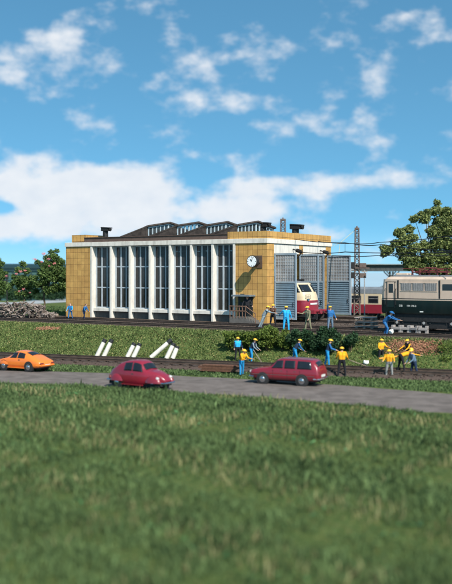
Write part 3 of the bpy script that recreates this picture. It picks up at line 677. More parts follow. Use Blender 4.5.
# cab door
x0 = lx(387.3, uE-1.5)-xE0; x1 = lx(394.5, uE-1.5)-xE0; zh = lz(282, xE0, uE-1.5)
dr = MB().box(x0, x1, -1.512, -1.44, zg0+.45, zh).build('cab_door', BEIGE, el_, bevel=.01)
MB().box(x0, x1, -1.516, -1.5, zg0+.45, zg1).build('door_foot', BGREEN, dr)
MB().box(x0+.1, x1-.1, -1.522, -1.5, zh-.75, zh-.12).build('pane', CARGL, dr, bevel=.02)
b = MB()
for x in (x0-.03, x1+.02): b.box(x-.015, x+.015, -1.516, -1.49, zg0+.4, zh)
b.box(x0-.1, x1+.1, -1.52, -1.49, zh, zh+.04); b.build('door_gap', DARK, dr)
for x in (x0-.12, x1+.12): MB().path([(x, -1.5, zg1-.35), (x, -1.6, zg1-.3), (x, -1.6, zh-.5), (x, -1.5, zh-.45)], .022, 6).build('handrail', DARK, el_)
b = MB()
for z in (.45, .8, 1.1): b.box(x0-.05, x1+.05, -1.6, -1.3, z, z+.04)
for x in (x0-.05, x1+.02): b.box(x, x+.03, -1.6, -1.56, .4, 1.5)
b.build('cab_steps', DARK, el_)
for yy in (-.95, .95): MB().obox((.10, yy*.85, 3.0), (.04, .85, .62)).build('windscreen', CARGL, el_, bevel=.02)
for yy in (-1.0, 1.0): MB().disc((-.005, yy, 1.75), .11, (-1, 0, 0), 14, .05).build('headlight', CHROME, el_); buffer(el_, 0, yy*.87, 1.1, -1)
MB().box(.3, LE-.3, -1.32, 1.32, .85, zg0+.02).build('underframe', DARK, el_)
MB().box(5.2, 9.8, -1.25, 1.25, .4, .86).build('transformer_tank', DARK, el_, bevel=.03)
bogie(el_, 3.1, 0, RT, 3.9, .58, 3, 1.2); bogie(el_, LE-3.1, 0, RT, 3.9, .58, 3, 1.2)
def text(s_, size, M4, m, parent, name='lettering', ext=.003):
    c = bpy.data.curves.new(name, 'FONT'); c.body = s_; c.size = size; c.extrude = ext; c.align_x = 'LEFT'
    t = bpy.data.objects.new('tmp', c); COL.objects.link(t); dg = bpy.context.evaluated_depsgraph_get(); me = bpy.data.meshes.new_from_object(t.evaluated_get(dg)); bpy.data.objects.remove(t)
    me.materials.clear(); me.materials.append(m); o = bpy.data.objects.new(name, me); COL.objects.link(o); o.parent = parent; o.matrix_local = M4; return o
FRONT = Matrix.Rotation(pi/2, 4, 'X')
LET = mat('lettering_grey', (.6, .6, .56), .5, .05)
xt = lx(399, uE-1.5)-xE0; zt2 = lz(307, xE0+3, uE-1.5)
text('DB', .2, Matrix.Translation((xt, -1.506, zt2)) @ FRONT, LET, el_); text('194 178-0', .17, Matrix.Translation((xt+.55, -1.506, zt2)) @ FRONT, LET, el_)
b = MB().box(xt+1.5, xt+1.75, -1.506, -1.49, zg0+.12, zg0+.2); b.build('data_plate', LET, el_)
# roof gear
for i in range(9):
    x = 1.9+i*.62; b = MB()
    for k in range(5): b.disc((x, -.5 if i % 2 else -.25, zroof+.1+.07*k), .10, (0, 0, 1), 10, .045)
    b.tube((x, -.5 if i % 2 else -.25, zroof+.08), (x, -.5 if i % 2 else -.25, zroof+.52), .04, n=6); b.build('insulator', RED, el_)
def pantograph(x):
    o = MB().path([(x-1.2, -.55, zroof+.3), (x+1.2, -.55, zroof+.3), (x+1.2, .55, zroof+.3), (x-1.2, .55, zroof+.3), (x-1.2, -.55, zroof+.3)], .04, 6).build('pantograph', RED, el_)
    b = MB()
    for yy in (-.5, .5):
        b.tube((x-1., yy, zroof+.34), (x+.75, yy*.8, zroof+.48), .03, n=6); b.tube((x+.75, yy*.8, zroof+.48), (x-.2, yy*.9, zroof+.6), .025, n=6)
        b.tube((x+1., yy, zroof+.34), (x-.75, yy*.8, zroof+.48), .03, n=6)
    b.tube((x-.2, -.85, zroof+.62), (x-.2, .85, zroof+.62), .035, n=6); b.tube((x+.1, -.85, zroof+.62), (x+.1, .85, zroof+.62), .035, n=6); b.build('contact_arm', RED, o)
pantograph(3.2); pantograph(LE-3.2)
MB().path([(1.2, -.3, zroof+.56), (LE-1.2, -.3, zroof+.56)], .022, 6).build('roof_busbar', RED, el_)
b = MB().box(.75, 1.6, -.45, .45, zroof-.02, zroof+.24); b.build('roof_box', BEIGE, el_, bevel=.04)

# diesel railcar looking out of the left gate
uT = 3.35
tee = thing('diesel_locomotive', ORG+W*uT, TH, 'cream and wine red diesel locomotive looking out of the left shed gate', 'locomotive')
hwT = 1.35
LV = [(.75, .06, 3.25), (1.0, 0, 3.32), (1.60, 0, 3.32), (1.80, 0, 3.30), (2.25, .0, 3.20), (2.7, .03, 3.02), (3.30, .12, 2.62), (3.44, .30, 2.35), (3.56, .7, 1.7)]
LV = [(a, b, c-.45) for a, b, c in LV]
def tz(z):
    for a, b in zip(LV[:-1], LV[1:]):
        if a[0] <= z <= b[0]: t = (z-a[0])/(b[0]-a[0]); return a[1]+(b[1]-a[1])*t, a[2]+(b[2]-a[2])*t
    return LV[-1][1:]
def tplan(z, s_, off=0.):   # s_ -1..1 across the nose, |s_|>1 along the sides
    ins, xf = tz(z); h = hwT-ins; a = max(-1, min(1, s_))*pi/2; r = 1.15
    x = xf-r+(r)*cos(a)**.62 if abs(s_) < 1 else xf-r-(abs(s_)-1)*3.
    y = h*(1 if a > 0 else -1)*abs(sin(a))**.8 if abs(s_) < 1 else h*(1 if s_ > 0 else -1)
    n = V((cos(a), sin(a), .25)); return V((x, y, z))+n.normalized()*off
ss = [-5, -3, -2, -1.5, -1.2]+[i/10 for i in range(-10, 11)]+[1.2, 1.5, 2, 3, 5]
def tshell(name, z0, z1, m, steps=5):
    zs = sorted(set([z0, z1]+[l[0] for l in LV if z0 < l[0] < z1]+[z0+(z1-z0)*i/steps for i in range(steps)]))
    b = MB(); n = len(ss); b.poly([tplan(z, s_) for z in zs for s_ in ss], [(k*n+i, k*n+i+1, (k+1)*n+i+1, (k+1)*n+i) for k in range(len(zs)-1) for i in range(n-1)])
    b.poly([tplan(z1, s_) for s_ in ss], [tuple(range(n))]); return b.build(name, m, tee, smooth=True)
tshell('lower_body', .75, 1.85, WINE); tshell('upper_body', 1.855, 3.38, CREAM, 8); tshell('roof', 3.382, 3.56, GREYR)
def tpatch(name, s0, s1, z0, z1, m, off=.02, parent=None, n=6):
    b = MB(); b.poly([tplan(z0+(z1-z0)*j/n, s0+(s1-s0)*i/n, off) for j in range(n+1) for i in range(n+1)], [(j*(n+1)+i, j*(n+1)+i+1, (j+1)*(n+1)+i+1, (j+1)*(n+1)+i) for j in range(n) for i in range(n)])
    o = b.build(name, m, parent or tee, smooth=True); md = o.modifiers.new('t', 'SOLIDIFY'); md.thickness = .02; return o
for s0, s1 in ((-.70, -.06), (.06, .70)): tpatch('windscreen', s0, s1, 2.62, 3.24, CARGL, .022)
for s0, s1 in ((-1.28, -.80), (.80, 1.28), (-1.62, -1.36)): tpatch('side_window', s0, s1, 2.58, 3.22, CARGL, .02)
tpatch('belt_stripe', -2.0, 2.0, 1.80, 1.90, WINE, .03, n=24)
fx = 3.35
b = MB().box(fx-.55, fx+.05, -1.28, 1.28, .78, 1.12); b.build('buffer_beam', WINE, tee, bevel=.03)
for yy in (-.87, .87):
    b = MB(); b.tube((fx+.05, yy, 1.0), (fx+.4, yy, 1.0), .11, n=12); b.tube((fx+.4, yy, 1.0), (fx+.47, yy, 1.0), .22, .22, 16); b.build('buffer', WINE, tee, smooth=True)
MB().tube((fx+.05, 0, .95), (fx+.35, 0, .9), .06, n=8).build('coupling_hook', DARK, tee)
b = MB().box(-3, fx-.3, -1.2, 1.2, .5, .8); b.build('underframe', DARK, tee)
for yy in (-.85, .85):
    b = MB(); b.disc(tplan(1.95, yy*.55, .01), .13, (1, 0, .2), 14, .06); b.build('headlight', CHROME, tee)
    b = MB(); b.disc(tplan(1.35, yy*.6, .02), .1, (1, 0, 0), 14, .04); b.build('tail_lamp', DARK, tee)
pp = tplan(2.02, -.30, .03); n_ = V((1, -.1, .4)).normalized(); qm = n_.to_track_quat('Z', 'Y').to_matrix().to_4x4()
up = Matrix.Rotation(0, 4, 'X')
# emblem plate with DB letters
n_ = V((.62, -.72, .2)).normalized(); xa_ = V((.72, .62, 0)).normalized(); za_ = n_; ya_ = za_.cross(xa_).normalized(); xa_ = ya_.cross(za_)
MM = Matrix(((xa_.x, ya_.x, za_.x, 0), (xa_.y, ya_.y, za_.y, 0), (xa_.z, ya_.z, za_.z, 0), (0, 0, 0, 1)))
pc = tplan(2.2, -.45, .03)
b = MB(); b.box(-.24, .24, -.18, .18, 0, .02); em = b.build('emblem', DARK, tee); em.matrix_local = Matrix.Translation(pc) @ MM
b = MB(); b.box(-.21, .21, -.15, .15, .021, .026); b.build('emblem_field', CREAM, em)
text('DB', .26, Matrix.Translation((-.17, -.09, .028)), DARK, em)
tpatch('number_plate', -.35, .1, 1.52, 1.68, LET, .03)
bogie(tee, 1.6, 0, RT, 2.5, .45, 2, 1.05)
b = MB().box(1.0, 1.5, -.2, .2, 3.54, 3.68); b.tube((1.5, 0, 3.62), (1.8, 0, 3.62), .09, n=8); b.build('roof_horn', DARK, tee)

# passenger coach far behind
uC = 36; zC = -1.3
xC1 = lx(381.5, uC-1.4); zr0 = lz(313, xC1-3, uC-1.4); zr1 = lz(304.3, xC1-3, uC-1.4); zc1 = lz(293.4, xC1-3, uC-1.4); zc2 = lz(287, xC1-3, uC-1.4)
LC = 24.0
coach = thing('passenger_coach', ORG+W*uC+A*(xC1-LC)+V((0, 0, zC)), TH, 'cream and wine red passenger coach with grey roof standing behind the shed', 'railway coach')
g = lambda z: z-zC
MB().box(0, LC, -1.4, 1.4, g(zr0), g(zr1)-.002).build('lower_body', WINE, coach, bevel=.02)
MB().box(0, LC, -1.4, 1.4, g(zr1), g(zc1)).build('upper_body', CREAM, coach, bevel=.02)
b = MB(); b.prism([(-1.42, g(zc1)+.002), (1.42, g(zc1)+.002), (1.3, g(zc2)-.25), (.8, g(zc2)), (-.8, g(zc2)), (-1.3, g(zc2)-.25)], 'x', -.1, LC+.1); b.build('roof', GREYR, coach, smooth=False)
xw = lx(351.5, uC-1.4)-(xC1-LC); k = 0
wpx = [(351.2, 361.2), (368.2, 379.)]
zz0, zz1 = lz(303, xC1-3, uC-1.4), lz(295.6, xC1-3, uC-1.4)
x0 = lx(351.2, uC-1.4)-(xC1-LC); x1 = lx(361.2, uC-1.4)-(xC1-LC); x2 = lx(368.2, uC-1.4)-(xC1-LC); ww = x1-x0; st = x2-x0
for i in range(-8, 2):
    xx = x0+st*i
    if xx < .3: continue
    o = MB().box(xx, xx+ww, -1.425, -1.38, g(zz0), g(zz1)).build('window', mat('window_frame_dark', (.1, .1, .1), .5), coach, bevel=.02)
    MB().box(xx+.07, xx+ww-.07, -1.435, -1.42, g(zz0)+.07, g(zz1)-.07).build('pane', CARGL, o)
    MB().box(xx+.07, xx+ww-.07, -1.445, -1.43, g(zz1)-.35, g(zz1)-.31).build('frame', GALV, o)
MB().box(.4, LC-.4, -1.2, 1.2, .75, g(zr0)+.01).build('underframe', DARK, coach)
bogie(coach, 3, 0, .19, 2.5, .46, 2, 1.1); bogie(coach, LC-3, 0, .19, 2.5, .46, 2, 1.1)
buffer(coach, LC, -.87, 1.05, 1); buffer(coach, LC, .87, 1.05, 1)
MB().box(LC, LC+.35, -.55, .55, 1.1, g(zc1)-.2).build('gangway_bellows', RUBBER, coach, bevel=.05)

# ------------------------------------------------------------------ cars
def lerp(a, b, t): return a+(b-a)*t
def make_car(name, label, cat, st, pos, yaw, paint, wheels, wr, sidewin, topwin, extras, sc=1., group='cars on the road'):
    """st rows: x, z_bottom, half width, z_belt, half width of roof, z_top"""
    t = thing(name, pos, yaw, label, cat, group); t.scale = (sc, sc, sc)
    xs = [r[0] for r in st]
    def sec(x):
        x = max(xs[0], min(xs[-1], x))
        for a, b_ in zip(st[:-1], st[1:]):
            if a[0] <= x <= b_[0]:
                k = (x-a[0])/(b_[0]-a[0]); return [lerp(p, q, k) for p, q in zip(a, b_)]
        return st[-1]
    def prof(x):
        _, zb, w_, zt0, wr_, zt1 = sec(x); h = zt0-zb
        return [(w_*.86, zb), (w_*.97, zb+.06), (w_, zb+.35*h), (w_*1., zb+.7*h), (w_*.955, zt0), (lerp(w_*.955, wr_, .5), lerp(zt0, zt1, .52)), (wr_, zt1-.05*(zt1-zt0 > .2)), (wr_*.62, zt1+.02*(zt1-zt0 > .2)), (0, zt1+.035)]
    X = []; 
    for a, b_ in zip(xs[:-1], xs[1:]):
        n = max(1, int((b_-a)/.14)); X += [lerp(a, b_, i/n) for i in range(n)]
    X.append(xs[-1]); b = MB(); rings = []
    for x in X:
        p = prof(x); rings.append([(x, -y, z) for y, z in p]+[(x, y, z) for y, z in p[-2::-1]])
    n = len(rings[0]); b.poly([p for r in rings for p in r], [(k*n+i, k*n+i+1, (k+1)*n+i+1, (k+1)*n+i) for k in range(len(rings)-1) for i in range(n-1)]+[(k*n+n-1, k*n, (k+1)*n, (k+1)*n+n-1) for k in range(len(rings)-1)]+[tuple(range(n))[::-1], tuple((len(rings)-1)*n+i for i in range(n))])
    body = b.build('body', paint, t, smooth=True); body.data.set_sharp_from_angle(angle=radians(70))
    def surf(x, u):   # u along profile index 0..8
        p = prof(x); i = min(7, int(u)); k = u-i; y, z = lerp(p[i][0], p[i+1][0], k), lerp(p[i][1], p[i+1][1], k); return V((x, y, z))
    def patch(nm, x0, x1, u0, u1, m, sides=(1, -1), xb=None, off=.012, n=6, mid=False, parent=None):
        for s_ in sides:
            b = MB(); pts = []
            for j in range(n+1):
                u = lerp(u0, u1, j/n)
                for i in range(n+1):
                    xx0, xx1 = (x0, x1) if xb is None else (lerp(x0, xb[0], j/n), lerp(x1, xb[1], j/n))
                    x = lerp(xx0, xx1, i/n); p = surf(x, u); e = 1e-2
                    du = surf(x, min(8, u+e))-surf(x, max(0, u-e)); dx = surf(x+e, u)-surf(x-e, u); nn = dx.cross(du).normalized()
                    if nn.y < -.2 or (abs(nn.y) <= .2 and nn.z < 0): nn = -nn
                    p = p+nn*off; pts.append((p.x, p.y*s_, p.z))
            b.poly(pts, [(j*(n+1)+i, j*(n+1)+i+1, (j+1)*(n+1)+i+1, (j+1)*(n+1)+i) for j in range(n) for i in range(n)])
            o = b.build(nm, m, parent or t, smooth=True); md = o.modifiers.new('t', 'SOLIDIFY'); md.thickness = .01; md.offset = 0
    for w_ in sidewin: patch('side_window', w_[0], w_[1], 4.12, 5.85, CARGL, xb=w_[2:4])
    for nm, xa, xb_, hw in topwin:   # front and rear screens: strip across the car following the top line
        b = MB(); n1_, n2_ = 6, 8; pts = []
        for j in range(n1_+1):
            x = lerp(xa, xb_, j/n1_)
            for i in range(n2_+1):
                q = -1+2*i/n2_; p = prof(x); yr = p[6][0]*hw; y = yr*q; z = lerp(p[8][1], lerp(p[7][1], p[6][1], .55), abs(q)**1.6)
                d = .02; pts.append((x+(d if xa > xb_ and False else 0), y, z+d))
        b.poly(pts, [(j*(n2_+1)+i, j*(n2_+1)+i+1, (j+1)*(n2_+1)+i+1, (j+1)*(n2_+1)+i) for j in range(n1_) for i in range(n2_)])
        o = b.build(nm, CARGL, t, smooth=True); md = o.modifiers.new('t', 'SOLIDIFY'); md.thickness = .012
    for x in wheels:
        w_ = sec(x)[2]
        for s_ in (-1, 1):
            b = MB(); b.tube((x, s_*(w_-.16), wr), (x, s_*(w_+.012), wr), wr*1.22, wr*1.22, 20); k = b.build('wheel_arch', RUBBER, t)
            b = MB(); b.tube((x, s_*(w_-.15), wr), (x, s_*(w_+.02), wr), wr, wr, 20); b.tube((x, s_*(w_+.02), wr), (x, s_*(w_+.035), wr), wr, wr*.86, 20); wh = b.build('wheel', RUBBER, t)
            b = MB(); b.disc((x, s_*(w_+.036), wr), wr*.60, (0, s_, 0), 16, .012); b.ell((x, s_*(w_+.045), wr), (wr*.42, .04, wr*.42), 12, 6); b.build('hubcap', CHROME, wh, smooth=True)
    b = MB(); b.box(xs[0]+.25, xs[-1]-.25, -.6, .6, .2, st[2][1]+.05); b.build('chassis', RUBBER, t)
    extras(t, prof, sec, patch); return t
def paint(name, c): return mat(name, c, .28, .04, 2, coat=.6, spec=.5)
PR = paint('crimson_paint', (.23, .012, .026)); PD = paint('dark_crimson_paint', (.21, .013, .024)); PO = paint('orange_paint', (.78, .185, .02))
def rec(px, py, z=zr+.03): return P(px, py, z)
def bumper(t, x, hw, z, s_, m=CHROME, ret=.35):
    MB().path([(x-s_*ret, -hw, z), (x, -hw+.12, z), (x+s_*.04, 0, z), (x, hw-.12, z), (x-s_*ret, hw, z)], .045, 8).build('bumper', m, t, smooth=True)
# beetle-like saloon
def ex_beetle(t, prof, sec, patch):
    for x, s0 in ((1.28, 1), (-1.12, -1)):
        for s_ in (-1, 1):
            b = MB(); b.ell((x+.02*s0, s_*.58, .36), (.54, .22, .42), 18, 10, v0=.10); b.build('fender', PD, t, smooth=True)
    for s_ in (-1, 1):
        b = MB(); M3 = Matrix.Rotation(-.25, 3, 'Y'); b.ell((1.60, s_*.58, .62), (.12, .11, .12), 14, 8); b.build('headlight', mat('headlamp_glass', (.45, .43, .42), .25, .03, coat=.5), t, smooth=True)
        MB().box(-.65, .75, s_*.78-.07, s_*.78+.07, .24, .29).build('running_board', PD, t)
        b = MB(); b.ell((-1.62, s_*.64, .56), (.08, .07, .1), 10, 6); b.build('tail_light', RED, t, smooth=True)
        b = MB(); b.obox((.02, s_*.735, .84), (.14, .03, .03)); b.build('door_handle', CHROME, t)
    bumper(t, 1.96, .60, .40, 1); bumper(t, -1.98, .60, .40, -1)
    b = MB().obox((1.55, 0, .83), (.35, .05, .02), Matrix.Rotation(.6, 3, 'Y')); b.build('hood_trim', CHROME, t)
BEE = [(-1.98, .40, .30, .50, .22, .52), (-1.9, .34, .42, .62, .32, .66), (-1.7, .30, .52, .76, .42, .88), (-1.4, .28, .60, .88, .48, 1.12), (-1.05, .27, .66, .93, .52, 1.32), (-.6, .26, .72, .95, .54, 1.46), (-.1, .26, .74, .96, .54, 1.52), (.3, .26, .74, .95, .52, 1.49),
       (.52, .26, .73, .94, .50, 1.40), (.80, .27, .68, .93, .52, 1.02), (1.1, .28, .56, .92, .42, .99), (1.4, .30, .46, .86, .34, .91), (1.65, .33, .38, .74, .27, .79), (1.84, .38, .30, .60, .2, .63), (1.93, .44, .22, .5, .15, .52)]
pb = rec(132.5, 388.6); qb = rec(135, 385)
make_car('small_saloon_car', 'rounded crimson beetle-shaped saloon with its headlights turned to the right', 'car', BEE, P(140.5, 387.6, zr+.02), radians(-33), PR, (1.25, -1.13), .31,
         [(.02, .68, .02, .50), (-.62, -.05, -.56, -.05)], [('windscreen', .56, .78, .92), ('rear_window', -1.25, -.95, .7)], ex_beetle, .95)
# estate car
def ex_estate(t, prof, sec, patch):
    for s_ in (-1, 1):
        b = MB(); b.tube((2.02, s_*.58, .66), (2.10, s_*.58, .66), .11, .10, 14); b.build('headlight', mat('headlamp_glass', (.75, .75, .72), .15, .03), t, smooth=True)
        MB().box(-2.13, -2.06, s_*.62-.05, s_*.62+.05, .60, .86).build('tail_light', RED, t, bevel=.01)
        MB().box(-1.9, 1.95, s_*.795-.01, s_*.795+.012, .56, .585).build('side_trim', CHROME, t)
        for x in (.1, -.72): b = MB().obox((x, s_*.775, .80), (.15, .03, .03)); b.build('door_handle', CHROME, t)
        b = MB()
        for x in (.62, -.26, -1.02): b.box(x-.008, x+.008, s_*.797-.004, s_*.797+.004, .32, .86)
        b.build('door_gap', DARK, t)
    MB().box(-2.17, -2.10, -.26, .26, .52, .64).build('number_plate', LET, t)
    bumper(t, 2.14, .78, .42, 1); bumper(t, -2.17, .78, .42, -1)
    MB().path([(-1.7, -.5, 1.475), (.2, -.5, 1.50)], .015, 6).build('roof_rail', CHROME, t); MB().path([(-1.7, .5, 1.475), (.2, .5, 1.50)], .015, 6).build('roof_rail', CHROME, t)
EST = [(-2.12, .44, .70, .70, .60, .74), (-2.06, .36, .76, .88, .62, 1.02), (-1.98, .32, .78, .91, .60, 1.20), (-1.78, .30, .79, .92, .58, 1.42), (-1.4, .29, .80, .92, .58, 1.46), (-.5, .28, .80, .92, .58, 1.48), (.2, .28, .80, .92, .57, 1.47), (.42, .28, .80, .92, .56, 1.42),
       (.92, .28, .80, .92, .64, .97), (1.4, .30, .78, .88, .60, .92), (1.9, .32, .74, .80, .54, .82), (2.08, .38, .68, .72, .5, .72), (2.13, .46, .62, .62, .46, .62)]
make_car('estate_car', 'dark crimson estate car driving left on the grey road below the workmen', 'car', EST, P(288, 383.6, zr+.02), radians(180-26), PD, (1.25, -1.15), .31,
         [(.02, .72, .02, .44), (-.72, -.08, -.70, -.08), (-1.72, -.86, -1.62, -.86)], [('windscreen', .50, .86, .9), ('rear_window', -2.03, -1.86, .86)], ex_estate, .94)
# sports coupe
def ex_coupe(t, prof, sec, patch):
    for s_ in (-1, 1):
        b = MB(); b.ell((1.88, s_*.58, .60), (.12, .13, .13), 14, 8); b.build('headlight', mat('headlamp_glass', (.75, .75, .72), .15, .03), t, smooth=True)
        b = MB().box(-2.03, -1.94, s_*.5-.16, s_*.5+.16, .50, .60); b.build('tail_light', RED, t, bevel=.02)
        for x, s0 in ((1.12, 1), (-1.1, -1)):
            b = MB(); b.ell((x, s_*.66, .42), (.52, .16, .33), 16, 8, v0=-.1); b.build('fender', PO, t, smooth=True)
        b = MB().obox((-.28, s_*.79, .76), (.14, .03, .03)); b.build('door_handle', CHROME, t)
        MB().box(-.75, .75, s_*.76-.05, s_*.76+.05, .20, .26).build('sill_trim', PO, t)
    bumper(t, 2.03, .7, .42, 1, PO); bumper(t, -2.05, .72, .42, -1, PO)
    b = MB()
    for i in range(6): b.obox((-1.45-.04*i, 0, .90-.018*i), (.02, .5, .012), Matrix.Rotation(-.35, 3, 'Y'))
    b.build('engine_grille', DARK, t)
    MB().box(-2.06, -2.0, -.24, .24, .40, .49).build('number_plate', LET, t)
COU = [(-2.02, .40, .60, .56, .50, .58), (-1.9, .30, .70, .66, .52, .70), (-1.6, .26, .77, .74, .50, .84), (-1.2, .24, .79, .80, .50, 1.00), (-.8, .24, .79, .82, .50, 1.15), (-.4, .22, .78, .82, .50, 1.25), (0, .22, .78, .82, .49, 1.29), (.3, .22, .78, .82, .47, 1.25),
       (.88, .22, .77, .80, .54, .86), (1.3, .24, .76, .74, .50, .77), (1.75, .28, .70, .64, .46, .66), (2.0, .36, .58, .52, .4, .54)]
make_car('sports_coupe', 'bright orange sports coupe with a sloping tail at the left end of the road', 'car', COU, P(24.5, 369.8, zr+.02), radians(180-31), PO, (1.12, -1.1), .31,
         [(.0, .62, -.02, .36), (-.72, -.08, -.62, -.08)], [('windscreen', .38, .84, .9), ('rear_window', -1.12, -.62, .82)], ex_coupe, .93)

# ------------------------------------------------------------------ people
def dirv(pitch, out):   # limb direction: pitch forward (towards -Y), out sideways
    p, o = radians(pitch), radians(out); return V((sin(o), -sin(p)*cos(o), -cos(p)*cos(o)))
CLOTH = {}
def cloth(n, c): return mat('cloth_'+n, c, .85, .15, 9, .3, 30, spec=.15)
def person(px, py, yaw, label, jacket, trousers, helmet=YELLOW, lean=0, legs=((8, 6, 5), (-8, 6, 5)), arms=((10, 12, 15), (10, 12, 15)), sc=1., z=None, vest=None, group=None, pos=None, head=0, cap=False, held=None, sleeves=None):
    p = pos if pos is not None else (P(px, py, z) if z is not None else onground(px, py))
    t = thing('person', p, radians(yaw), label, 'person', group); t.scale = (sc*1.22, sc*1.22, sc*1.03)
    J = {}; pel = V((0, 0, .93)); ln = radians(lean)
    up = V((0, -sin(ln), cos(ln))); fw = V((0, -cos(ln), -sin(ln)))
    B = []  # capsules: region, p0, p1, r0, r1
    chest = pel+up*.36; sh = pel+up*.49; neck = sh+up*.05; hd = radians(lean*.6+head); hu = V((0, -sin(hd), cos(hd))); hf = V((0, -cos(hd), -sin(hd))); headc = neck+hu*.145
    for s_, r in ((1, .115), (-1, .115)):
        B.append(('leg', pel+V((s_*.06, 0, -.02)), pel+V((s_*.05, 0, .06)), .115, .12))
        B.append(('torso', pel+V((s_*.05, 0, .06)), chest+V((s_*.07, 0, 0)), .115, .125)); B.append(('torso', chest+V((s_*.07, 0, 0)), sh+V((s_*.10, 0, -.02)), .12, .085))
    B.append(('torso', sh+V((-.17, 0, 0)), sh+V((.17, 0, 0)), .065, .065))
    B.append(('skin', sh-up*.02, neck+hu*.08, .058, .055))
    B.append(('head', headc+hu*.025+hf*-.012, headc+hu*.03+hf*.01, .088, .086)); B.append(('head', headc-hu*.045+hf*.02, headc-hu*.075+hf*.045, .066, .045))
    B.append(('head', headc+hf*.082, headc+hf*.108-hu*.02, .012, .017))
    for s_ in (-1, 1): B.append(('head', headc+V((s_*.088, 0, 0))+hu*.02, headc+V((s_*.092, 0, 0))-hu*.03, .016, .014))
    low = 9; feet = []
    for s_, (pt, out, kn) in zip((-1, 1), legs):
        h = pel+V((s_*.09, 0, -.03)); k = h+dirv(pt, s_*out)*.43; a = k+dirv(pt-kn, s_*out*.6)*.42; toe = a+V((s_*.03, -.15, -.045))
        B += [('leg', h, k, .095, .062), ('leg', k, a, .062, .046), ('shoe', a+V((0, .03, -.035)), toe, .044, .038)]; low = min(low, a.z-.08); feet.append(a)
    hands = []
    for s_, (pt, out, eb) in zip((-1, 1), arms):
        a0 = sh+V((s_*.19, 0, -.01)); e = a0+dirv(pt, s_*out)*.29; w_ = e+dirv(pt+eb, s_*out*.5)*.26; d = (w_-e).normalized(); hc = w_+d*.07
        B += [('arm', a0, e, .056, .044), ('arm', e, w_-d*.01, .044, .034), ('hand', w_, hc, .027, .032)]; hands.append((hc, d, s_))
    mb = MB()
    for reg, a, b_, r0, r1 in B:
        mb.tube(a, b_, r0, r1, 10); mb.ell(a, r0, 10, 6); mb.ell(b_, r1, 10, 6)
    o = mb.build('tmp', SKIN); md = o.modifiers.new('r', 'REMESH'); md.mode = 'VOXEL'; md.voxel_size = .019; md2 = o.modifiers.new('s', 'SMOOTH'); md2.iterations = 3; md2.factor = .5
    me = bpy.data.meshes.new_from_object(o.evaluated_get(bpy.context.evaluated_depsgraph_get())); bpy.data.objects.remove(o)
    me.materials.clear(); mats = [SKIN, jacket, trousers, SHOE, vest or jacket, sleeves or jacket]
    for m in mats: me.materials.append(m)
    cen = np.array([q.center[:] for q in me.polygons]); best = np.full(len(cen), 9e9); mi = np.zeros(len(cen), int); RG = {'skin': 0, 'head': 0, 'hand': 0, 'torso': 4, 'arm': 5, 'leg': 2, 'shoe': 3}
    for reg, a, b_, r0, r1 in B:
        a = np.array(a); b_ = np.array(b_); ab = b_-a; tt = np.clip(((cen-a)@ab)/max(1e-9, ab@ab), 0, 1); d = np.linalg.norm(cen-(a+tt[:, None]*ab), axis=1)-(r0+(r1-r0)*tt)
        k = d < best; best[k] = d[k]; mi[k] = RG[reg]
    me.polygons.foreach_set('material_index', mi.astype(np.int32)); me.polygons.foreach_set('use_smooth', [True]*len(me.polygons))
    bm = bmesh.new(); bm.from_mesh(me)
    f = MB()
    for hc, d, s_ in hands:   # fingers curl from the palm, thumb from its side
        side = d.cross(V((0, -1, 0.01))).normalized() if abs(d.y) < .95 else V((1, 0, 0)); cu = d.cross(side).normalized()
        if cu.y > 0: cu = -cu
        for i, ln_ in enumerate((.062, .074, .070, .055)):
            b0 = hc+side*(.024-.016*i)+d*.012; b1 = b0+d*ln_*.55+cu*.008; b2 = b1+d*ln_*.35+cu*.024; f.tube(b0, b1, .0095, .0085, 6); f.tube(b1, b2, .0085, .007, 6)
        b0 = hc-d*.03+side*.024; b1 = b0+side*.026+d*.03+cu*.012; f.tube(b0, b1, .011, .0095, 6); f.tube(b1, b1+d*.03+cu*.012, .0095, .008, 6)
    n0 = len(bm.verts); vs = [bm.verts.new(v) for v in f.v]
    for q in f.f: fc = bm.faces.new([vs[i] for i in q]); fc.material_index = 0; fc.smooth = True
    bm.to_mesh(me); bm.free()
    body = bpy.data.objects.new('body', me); COL.objects.link(body); body.parent = t; body.location = (0, 0, -low)
    Mh = Matrix((V((1, 0, 0)), -hf, hu)).transposed(); off = V((0, 0, -low))
    if helmet is not None:
        b = MB(); b.ell(headc+hu*.045+off, (.112, .128, .105), 16, 7, M=Mh, v0=0, v1=.99); c = headc+hu*.05+hf*.03+off
        b.ell(c, (.125, .155, .014), 16, 4, M=Mh)
        b.build('cap' if cap else 'helmet', helmet, t, smooth=True)
    if True:
        b = MB(); b.ell(headc+hu*.038-hf*.022+off, (.098, .094, .102), 14, 8, M=Mh); b.build('hair', HAIR, t, smooth=True)
        b = MB()
        for s_ in (-1, 1): b.ell(headc+hu*.012+hf*.086+V((s_*.034, 0, 0))+off, .011, 8, 5)
        b.build('eye', DARK, t, smooth=True)
    if vest is not None or True:   # collar and belt
        b = MB(); bc = pel+V((0, 0, .05))+off; b.ell(bc, (.185, .132, .022), 18, 4); b.build('belt', SHOE, t, smooth=True)
    return t, [hc+off for hc, d, s_ in hands]
ORJ = cloth('orange', (.85, .36, .02)); CY = cloth('cyan', (.03, .36, .68)); BL = cloth('blue', (.025, .12, .30)); NB = cloth('navy', (.02, .035, .07)); GY = cloth('grey', (.22, .27, .30)); OL = cloth('olive_grey', (.20, .19, .12)); DK = cloth('dark', (.02, .02, .024)); BR = cloth('brown', (.09, .045, .03)); BT = cloth('bright_blue', (.02, .24, .50)); SG = cloth('slate', (.12, .18, .25))
